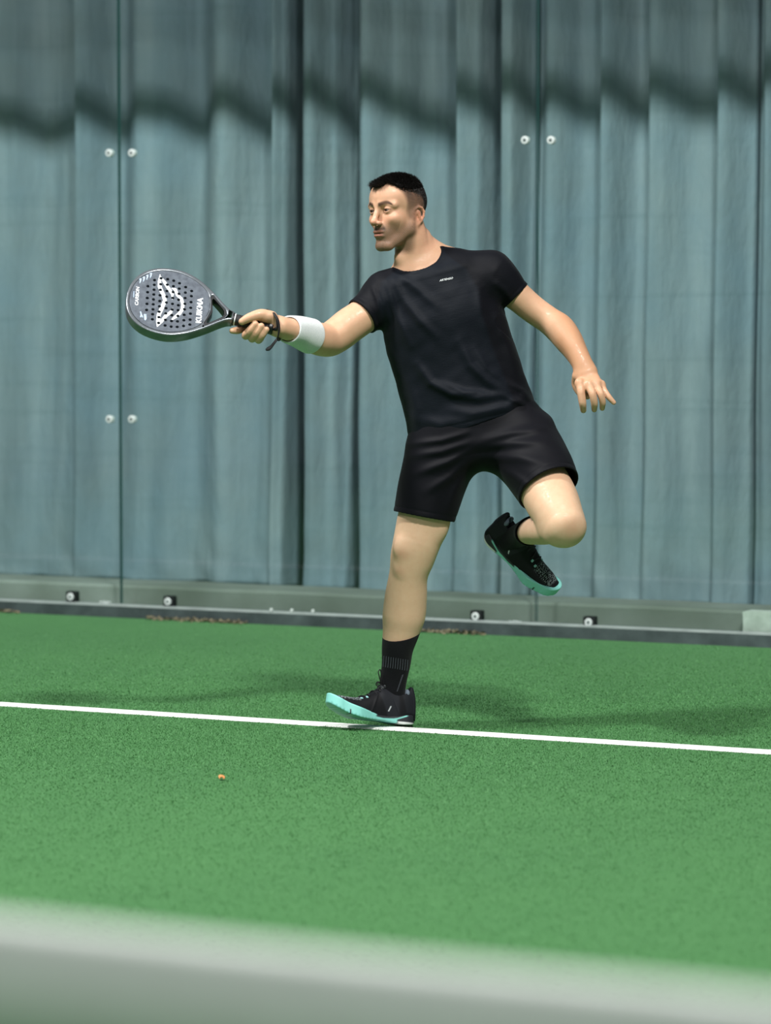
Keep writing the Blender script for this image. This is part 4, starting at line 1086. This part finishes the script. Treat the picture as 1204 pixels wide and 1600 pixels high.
    V, Q = extract(ps, lo, hi, h, 3); me = mesh_np('sole', V, Q); q = loc(V); f, m, u = q.T
    teal = np.array(srgb(132, 206, 198)[:3]); C = np.tile(np.array(srgb(38, 40, 46)[:3]), (len(V), 1))
    bl(sst(15.2, 16.0, f + 0.5 * u), teal)
    bl(sst(0.5, 0.2, u - np.interp(f, [7, 8.5, 12, 15], [1.6, 1.3, 1.1, 1.4])) * sst(7.0, 7.6, f), teal)
    bl(sst(0.35, 0.1, np.abs(u - np.interp(f, [3.5, 8.5], [3.0, 1.2]))) * sst(3.2, 4.2, f) * sst(9, 8, f), teal)
    bl(sst(1.0, 0.7, u) * sst(7.5, 6.5, f), np.array(srgb(225, 230, 228)[:3]))
    bl(sst(0.35, 0.1, np.abs(f - 23.8)) * sst(2.0, 1.6, u) * sst(1.0, 2, m), srgb(24, 26, 30))
    set_col(me, C); add('sole', me, MAT['sole'], root, True)
    V, Q = extract(pt_, lo, hi, h, 3); me = mesh_np('tongue', V, Q); q = loc(V)
    set_col(me, np.tile(np.array(srgb(20, 22, 26)[:3]), (len(V), 1)))
    Mk = me.color_attributes.new('Mask', 'FLOAT_COLOR', 'POINT'); cc = np.ones((len(V), 4), np.float32); cc[:, :3] = (0.35 * sst(10.4, 11.0, q[:, 2]))[:, None]; Mk.data.foreach_set('color', cc.ravel())
    add('tongue', me, MAT['upper'], root, True)
    both = lambda q: np.minimum(upper_q(q), tongue_q(q))
    def drop(f, m):
        """top surface height of the shoe at (f, m)"""
        us = np.linspace(14.5, 2, 221); d = both(np.stack([np.full(221, f), np.full(221, m), us], 1)); k = np.nonzero(d < 0)[0]
        return us[k[0]] if len(k) else 3.0
    # laces: crossing cords, then a bow at the throat
    for i, f in enumerate((12.6, 14.4, 16.2, 18.0)):
        V, F = [], []; ms = np.linspace(-2.3, 2.3, 11)
        pts = [wor((f + 0.35 * math.sin(m_ * 0.7) * (-1) ** i, m_, drop(f, m_) + 0.12))[0] for m_ in ms]
        tube_geo(V, F, pts, 0.0030, 6, 0.6); add('lace', mesh_py('lace', V, F), MAT['lace'], root, True)
    u0 = drop(11.5, 0)
    for k, pts in enumerate(([(11.8, 0, u0), (13.0, 1.2, u0 + 2.0), (13.8, 1.7, u0 + 3.9), (13.3, 1.6, u0 + 4.6), (12.3, 0.9, u0 + 2.6), (11.8, 0.1, u0 + 0.3)],
                             [(11.8, 0, u0), (13.2, 1.6, u0 + 0.6), (14.2, 2.6, u0 + 0.0), (13.6, 2.8, u0 - 0.7), (12.5, 1.5, u0 + 0.1)],
                             [(11.8, 0, u0), (12.2, -1.6, u0 + 1.0), (12.4, -2.6, u0 + 0.3), (11.8, -2.4, u0 - 0.4), (11.6, -1.0, u0 + 0.2)])):
        P3 = catmull([list(wor(p)[0]) for p in pts], 24); V, F = [], []; tube_geo(V, F, P3, 0.0019, 6); add('lace_bow', mesh_py('lace_bow', V, F), MAT['lace'], root, True)
    # pale eyelet tabs beside the laces
    for f in (17.4, 19.2):
        for s in (-1, 1):
            V, F = [], []; m_ = 2.35 * s; uu = drop(f, m_); e = wor((f, m_ + 0.15, drop(f, m_ + 0.15)))[0] - wor((f, m_ - 0.15, drop(f, m_ - 0.15)))[0]; e = unit(e); nn = unit(np.cross(fd, e)); nn = nn if nn @ ud > 0 else -nn
            box_geo(V, F, wor((f, m_, uu + 0.05))[0], fd, e, nn, 0.0036, 0.0044, 0.0012); add('eyelet_tab', mesh_py('eyelet_tab', V, F), MAT['tab_teal'], root)
    # grey padded lining at the heel collar
    lin = Prim(lambda P: np.maximum(s_ell(loc(P), (3.2, 0, 10.1), (1.1, 2.5, 1.6)), -s_ell(loc(P), (6.3, 0, 11.6), (3.6, 2.2, 4.6))) * 0.01, lo, hi)
    V, Q = extract(lin, lo, hi, h, 3); add('collar_lining', mesh_np('collar_lining', V, Q), MAT['lining'], root, True)
    return root
f1 = np.array([-0.265, -0.115, 0.040]); m1 = unit(np.array([0.115, -0.265, 0.0])); m1 = unit(m1 * math.cos(0.15) + UP * math.sin(0.15))
make_shoe('black shoe with mint sole planted heel-first on the court line', pp(644, 1135.0, 0.022), f1, m1, 0.0105)
f2 = unit(np.array([0.70, -0.10, -0.70])); u2 = np.array([0.52, -0.60, 0.55]); m2 = np.cross(f2, unit(u2))
make_shoe('black shoe with mint sole raised behind the bent knee', pp(757, 831.5, 0.17), f2, m2, 0.004)

# pale knitted dashes on the sock of the standing leg
V, F = [], []
def dash(pts, w):
    X = np.array([p[0] for p in pts]); Yp = np.array([p[1] for p in pts]); P3, R = trace(lambda P: sock_tb(P) - 0.0002, X, Yp)
    P3 = P3 - R * 0.0012; tube_geo(V, F, P3, w, 5, 0.5)
for i in range(11):
    x = 599.5 + i * 3.75; y = 1025 + 0.055 * (x - 600) * 3
    dash([(x, y), (x - 0.6, y + 9), (x - 1.4, y + 17)], 0.00065)
for i in range(14):
    dash([(627.5 - 0.62 * i, 1055.5 + 1.9 * i), (630 - 0.66 * i, 1054.5 + 1.9 * i)], 0.0006)
add('knit_dashes', mesh_py('knit_dashes', V, F), MAT['print_grey'], sock_r)

# shirt lettering
def text_geo(txt, shear=0.0, bold=0.0):
    cu = bpy.data.curves.new('lettering', 'FONT'); cu.body = txt; cu.size = 1.0; cu.align_x = 'CENTER'; cu.align_y = 'CENTER'; cu.shear = shear; cu.offset = bold; cu.resolution_u = 4
    ob = bpy.data.objects.new('lettering_tmp', cu); COL.objects.link(ob); dg = bpy.context.evaluated_depsgraph_get(); m = ob.evaluated_get(dg).to_mesh()
    v = np.array([w.co[:2] for w in m.vertices]); f = [tuple(p.vertices) for p in m.polygons]
    ob.evaluated_get(dg).to_mesh_clear(); bpy.data.objects.remove(ob); bpy.data.curves.remove(cu)
    v = v - (v.max(0) + v.min(0)) / 2; return v, f
v, f = text_geo('ARTENGO', bold=0.012); sc_ = 21.0 / (v[:, 0].max() - v[:, 0].min()); ang = math.radians(11)
vx = 697.0 + (v[:, 0] * math.cos(ang) + v[:, 1] * math.sin(ang)) * sc_; vy = 436.2 + (v[:, 0] * math.sin(ang) * -1 + v[:, 1] * -math.cos(ang)) * sc_ * 1.0
P3, R = trace(shirt_outer, vx, vy); P3 = P3 - R * 0.0014
add('lettering', mesh_py('lettering', P3, f), MAT['print'], shirt_o)

# ------------------------------------------------------------------ racket
PHI, TAU = math.radians(12.3), math.radians(39)
_e = np.array([math.sin(PHI), 0, math.cos(PHI)])
RA = np.array([-math.cos(PHI), 0, math.sin(PHI)]); RB = _e * math.cos(TAU) + np.array([0, math.sin(TAU), 0]); RN = np.array([0, -math.cos(TAU), 0]) + _e * math.sin(TAU)
RO = pp(266.5, 477.5, AR + 0.0)
def rk(a, b_, n=0.0): return RO + (RA * a + RB * b_ + RN * n) * 0.01
def rk_inv(x, y, n=1.9):
    p = on_plane(x, y, RO + RN * n * 0.01, RN) - RO; return float(p @ RA) * 100, float(p @ RB) * 100
zx = lambda x, y: rk_inv(180 + x / 5.473, 400 + y / 5.475)
MR = Matrix([[*(-RB)], [*RA], [*RN]]).transposed()     # curve space: x = -b, y = a, z = n
t = NT('racket_face'); b = t.bsdf(rough=0.38); co = t.coords()
f = t.noise(co, 60, 4, 0.6); t.link(t.ramp(f, [(0.3, srgb(72, 78, 88)), (0.7, srgb(100, 108, 118))]), b.inputs['Base Color']); b.inputs['Metallic'].default_value = 0.25; MAT['rface'] = t.m
MAT['rframe'] = plain('racket_frame', srgb(112, 118, 124), 0.28, 0.12, 30, Metallic=0.55)
MAT['rblack'] = plain('racket_black', srgb(20, 21, 24), 0.4)
MAT['grip'] = plain('grip_tape', srgb(24, 25, 28), 0.75, 0.15, 200)
MAT['white_paint'] = plain('white_paint', srgb(236, 240, 242), 0.45)
MAT['blue_paint'] = plain('pale_blue_paint', srgb(170, 190, 214), 0.45)
racket = empty('padel_racket', tuple(rk(-25, 0))); tag(racket, 'grey perforated padel racket with white lettering, held in the outstretched hand', 'racket')
half_out = [(13.7, 0.0), (13.3, 3.6), (12.2, 6.8), (10.0, 9.8), (7.0, 11.8), (3.5, 12.8), (0, 13.0), (-3.5, 12.3), (-7.0, 10.7), (-10.5, 8.3), (-13.5, 5.8), (-16.3, 3.3), (-18.2, 2.0), (-19.4, 1.65)]
half_in = [(12.6, 0.0), (12.2, 3.3), (11.1, 6.2), (9.0, 8.9), (6.3, 10.7), (3.2, 11.6), (0, 11.7), (-3.2, 11.0), (-6.4, 9.5), (-9.0, 7.6), (-10.2, 6.2), (-11.2, 3.6), (-11.8, 0.0)]
half_gap = [(-12.5, 0.0), (-12.1, 2.2), (-11.4, 4.6), (-11.7, 6.0), (-13.6, 4.3), (-15.0, 2.9), (-16.8, 1.25), (-17.3, 0.0)]
def sym(hp, n=60):
    A = catmull([(a, b_, 0) for a, b_ in hp], n)[:, :2]
    A = A[A[:, 1] >= -1e-6]
    lo = A[::-1].copy(); lo[:, 1] *= -1
    full = np.concatenate([A, lo]); keep = [0]
    for i in range(1, len(full)):
        if np.linalg.norm(full[i] - full[keep[-1]]) > 1e-3: keep.append(i)
    if np.linalg.norm(full[keep[-1]] - full[keep[0]]) < 1e-3: keep.pop()
    return full[keep]
def plate(name, loops, half_t, bev, mat, parent=None, segs=3):
    cu = bpy.data.curves.new(name, 'CURVE'); cu.dimensions = '2D'; cu.fill_mode = 'BOTH'; cu.extrude = half_t - bev; cu.bevel_depth = bev; cu.bevel_resolution = segs; cu.offset = -bev
    for L in loops:
        sp = cu.splines.new('POLY'); sp.points.add(len(L) - 1); sp.use_cyclic_u = True
        for p, (a, b_) in zip(sp.points, L): p.co = (-b_, a, 0, 1)
    ob = bpy.data.objects.new('plate_tmp', cu); COL.objects.link(ob); dg = bpy.context.evaluated_depsgraph_get()
    me = bpy.data.meshes.new_from_object(ob.evaluated_get(dg)); bpy.data.objects.remove(ob); bpy.data.curves.remove(cu)
    me.name = name; me.materials.clear()
    M4 = Matrix.Translation(Vector(RO)) @ (MR * 0.01).to_4x4(); me.transform(M4)
    o = add(name, me, mat, parent); return o
HOLES_Z = [(272, (257, 308, 358, 408, 460)), (326, (205, 245, 287, 328, 370, 412, 455, 497, 540)), (380, (190, 241, 289, 335, 384, 430, 476, 523, 572)), (437, (197, 245, 298, 347, 397, 446, 490, 545, 593)),
           (490, (210, 257, 308, 358, 408, 458, 505, 555, 603)), (541, (232, 278, 323, 373, 420, 463, 512, 558, 605)), (595, (265, 312, 358, 408, 455, 502, 548, 597)), (648, (298, 342, 393, 442, 492, 543, 585))]
holes = []
for x, ys in HOLES_Z:
    for y in ys: holes.append(zx(x + 8 - 0.055 * (y - 250), y))
FT = 1.9
circ = lambda a, b_, r: [(a + r * math.cos(k * math.pi / 8), b_ + r * math.sin(k * math.pi / 8)) for k in range(16)]
face = plate('face', [sym(half_in)] + [circ(a, b_, 0.50) for a, b_ in holes], FT - 0.06, 0.02, MAT['rface'], racket, 1)
V, F = [], []
core_pts = sym([(p[0] * 0.985, p[1] * 0.985) for p in half_in], 40)
frame = plate('frame', [sym(half_out, 80), sym(half_in, 60), sym(half_gap, 40)], FT, 0.45, MAT['rframe'], racket, 4)
# black inner lip of the throat
gap_in = [(a + (-0.5 if a < -13 else 0.0), b_ * 0.80) for a, b_ in half_gap]
bridge = plate('throat_lip', [sym(half_gap, 40), sym([(-12.9, 0.0), (-12.5, 2.0), (-11.95, 4.3), (-12.1, 4.9), (-13.7, 3.7), (-15.0, 2.45), (-16.3, 1.0), (-16.7, 0.0)], 40)], FT - 0.25, 0.05, MAT['rblack'], racket, 1)
# handle, collar and butt cap
def oct_tube(name, a0, a1, rb, rn, mat, parent, n=10, bump=0.0):
    V, F = [], []; N = 16
    for i in range(n + 1):
        a = a0 + (a1 - a0) * i / n
        for k in range(N):
            th = 2 * math.pi * k / N; c_, s_ = math.cos(th), math.sin(th); g = 1 / (abs(c_) ** 3.2 + abs(s_) ** 3.2) ** (1 / 3.2)
            w = 1 + bump * math.sin(a * 5 + th)
            V.append(rk(a, rb * c_ * g * w, rn * s_ * g * w))
    for i in range(n):
        for k in range(N): F.append((i*N + k, i*N + (k+1) % N, (i+1)*N + (k+1) % N, (i+1)*N + k))
    F.append(tuple(range(N - 1, -1, -1))); F.append(tuple(n * N + k for k in range(N)))
    return add(name, mesh_py(name, V, F), mat, parent, True)
oct_tube('grip', -19.2, -30.6, 1.50, 1.60, MAT['grip'], racket, 60, 0.025)
oct_tube('grip_collar', -19.0, -19.8, 1.72, 1.80, MAT['rblack'], racket, 2)
oct_tube('grip_ring', -19.8, -20.15, 1.62, 1.72, MAT['white_paint'], racket, 2)
oct_tube('butt_cap', -30.4, -31.9, 1.85, 1.95, MAT['rblack'], racket, 3)
# prints on the face: strokes rasterised on a fine lattice so the holes stay open
def on_face(name, V2, F, mat, n=FT - 0.02):
    return add(name, mesh_py(name, [rk(a, b_, n) for a, b_ in V2], F), mat, face)
def strokes(lines, step=0.09):
    segs = []
    for pts, w in lines:
        q = [zx(*p) for p in pts]
        ws = w if isinstance(w, (list, tuple)) else [w] * len(q)
        for i in range(len(q) - 1): segs.append((np.array(q[i]), np.array(q[i+1]), ws[i], ws[i+1]))
    pts = np.array([s_[0] for s_ in segs] + [s_[1] for s_ in segs]); lo, hi = pts.min(0) - 1, pts.max(0) + 1
    A, B = np.meshgrid(np.arange(lo[0], hi[0], step), np.arange(lo[1], hi[1], step), indexing='ij'); P = np.stack([A.ravel(), B.ravel()], 1)
    inside = np.zeros(len(P), bool)
    for a, b_, w0, w1 in segs:
        ab = b_ - a; t_ = np.clip(((P - a) @ ab) / (ab @ ab), 0, 1); d = np.linalg.norm(P - a - t_[:, None] * ab, axis=1); inside |= d < w0 + (w1 - w0) * t_
    for a, b_ in holes: inside &= ((P - np.array([a, b_])) ** 2).sum(1) > 0.52 ** 2
    P = P[inside]; V2, F = [], []
    for p in P:
        k = len(V2); s_ = step / 2; V2 += [(p[0] - s_, p[1] - s_), (p[0] + s_, p[1] - s_), (p[0] + s_, p[1] + s_), (p[0] - s_, p[1] + s_)]; F.append((k, k + 1, k + 2, k + 3))
    return V2, F
V2, F = strokes([
    ([(382, 160), (378, 215), (380, 262), (392, 292), (414, 340), (424, 380), (408, 420), (388, 468), (372, 500), (366, 560), (358, 605)], [0.12, .5, .6, .6, .6, .55, .6, .6, .6, .6, .1]),
    ([(384, 170), (420, 222), (458, 280), (488, 325), (488, 372)], [0.1, .5, .55, .45, .08]),
    ([(488, 278), (512, 285), (532, 335), (562, 362), (578, 410), (574, 455), (548, 492), (512, 522), (486, 542)], [.25, .5, .5, .5, .5, .5, .55, .5, .25]),
    ([(358, 604), (392, 562), (432, 512), (472, 482), (492, 448)], [.1, .5, .55, .5, .1])])
on_face('emblem', V2, F, MAT['white_paint'])
def face_text(txt, p0, p1, mat, shear=0.0, bold=0.02, squash=1.0, name='lettering', hgt=None):
    """text whose base line runs from p0 to p1 (zoom pixels), letters standing towards the tip"""
    a0, a1 = np.array(zx(*p0)), np.array(zx(*p1)); d = a1 - a0; L = np.linalg.norm(d); d /= L; nrm = np.array([d[1], -d[0]]); nrm = nrm if nrm[0] > 0 else -nrm
    v, f = text_geo(txt, shear, bold); w = v[:, 0].max() - v[:, 0].min(); s_ = L / w; hs = s_ * squash if hgt is None else hgt / (v[:, 1].max() - v[:, 1].min())
    mid = (a0 + a1) / 2; P = [mid + d * x * s_ + nrm * y * hs for x, y in v]
    return on_face(name, P, f, mat)
face_text('KUIKMA', (711, 572), (727, 356), MAT['white_paint'], 0.0, 0.03, hgt=1.75)
face_text('CARBON', (181, 420), (193, 262), MAT['white_paint'], 0.15, 0.02, hgt=1.05)
face_text('TOUCH', (158, 360), (163, 300), MAT['blue_paint'], 0.0, 0.0, hgt=0.35) if False else None
hooks = []
for x, y in ((212, 198), (242, 184), (271, 168), (302, 152)):
    hooks += [([(x - 6, y), (x + 6, y - 4), (x + 4, y + 12), (x, y + 24), (x - 2, y + 34)], [.10, .22, .22, .16, .08])]
V2, F = strokes(hooks, 0.08); on_face('tip_marks', V2, F, MAT['blue_paint'])
V2, F = strokes([([(216, 478), (222, 498), (218, 520)], .20), ([(228, 505), (234, 522)], .16), ([(250, 500), (256, 545)], .22), ([(262, 500), (264, 540)], .12)], 0.08); on_face('side_marks', V2, F, MAT['blue_paint'])
V2, F = strokes([([(160, 302), (158, 330), (157, 352)], .10)], 0.08); on_face('small_print', V2, F, MAT['blue_paint'])
# wrist strap: a loop from the butt round the wrist with a hanging tail
V, F = [], []
tube_geo(V, F, catmull([list(pp(*p)) for p in [(424, 516, AR - 0.005), (433, 512, AR - 0.030), (432, 498, AR - 0.032), (425, 488, AR - 0.012), (418, 485, AR + 0.012), (424, 492, AR + 0.045), (434, 512, AR + 0.055), (437, 528, AR + 0.020), (433, 530, AR - 0.018), (436, 515, AR - 0.036), (434, 500, AR - 0.036), (428, 489, AR - 0.02)]], 90), 0.0060, 8, 0.40, (0.6, -0.3, 0.3))
strap = add('wrist_strap', mesh_py('wrist_strap', V, F), MAT['lace'], racket, True)
V, F = [], []
tube_geo(V, F, catmull([list(pp(*p)) for p in [(434, 528, AR - 0.022), (428, 536, AR - 0.030), (421, 544, AR - 0.03), (415, 547, AR - 0.03)]], 20), np.interp(np.linspace(0, 1, 20), [0, .6, .85, 1], [0.0035, 0.0045, 0.0065, 0.003]), 8, 0.5, (0, -1, 0.3))
add('strap_tail', mesh_py('strap_tail', V, F), MAT['lace'], strap, True)
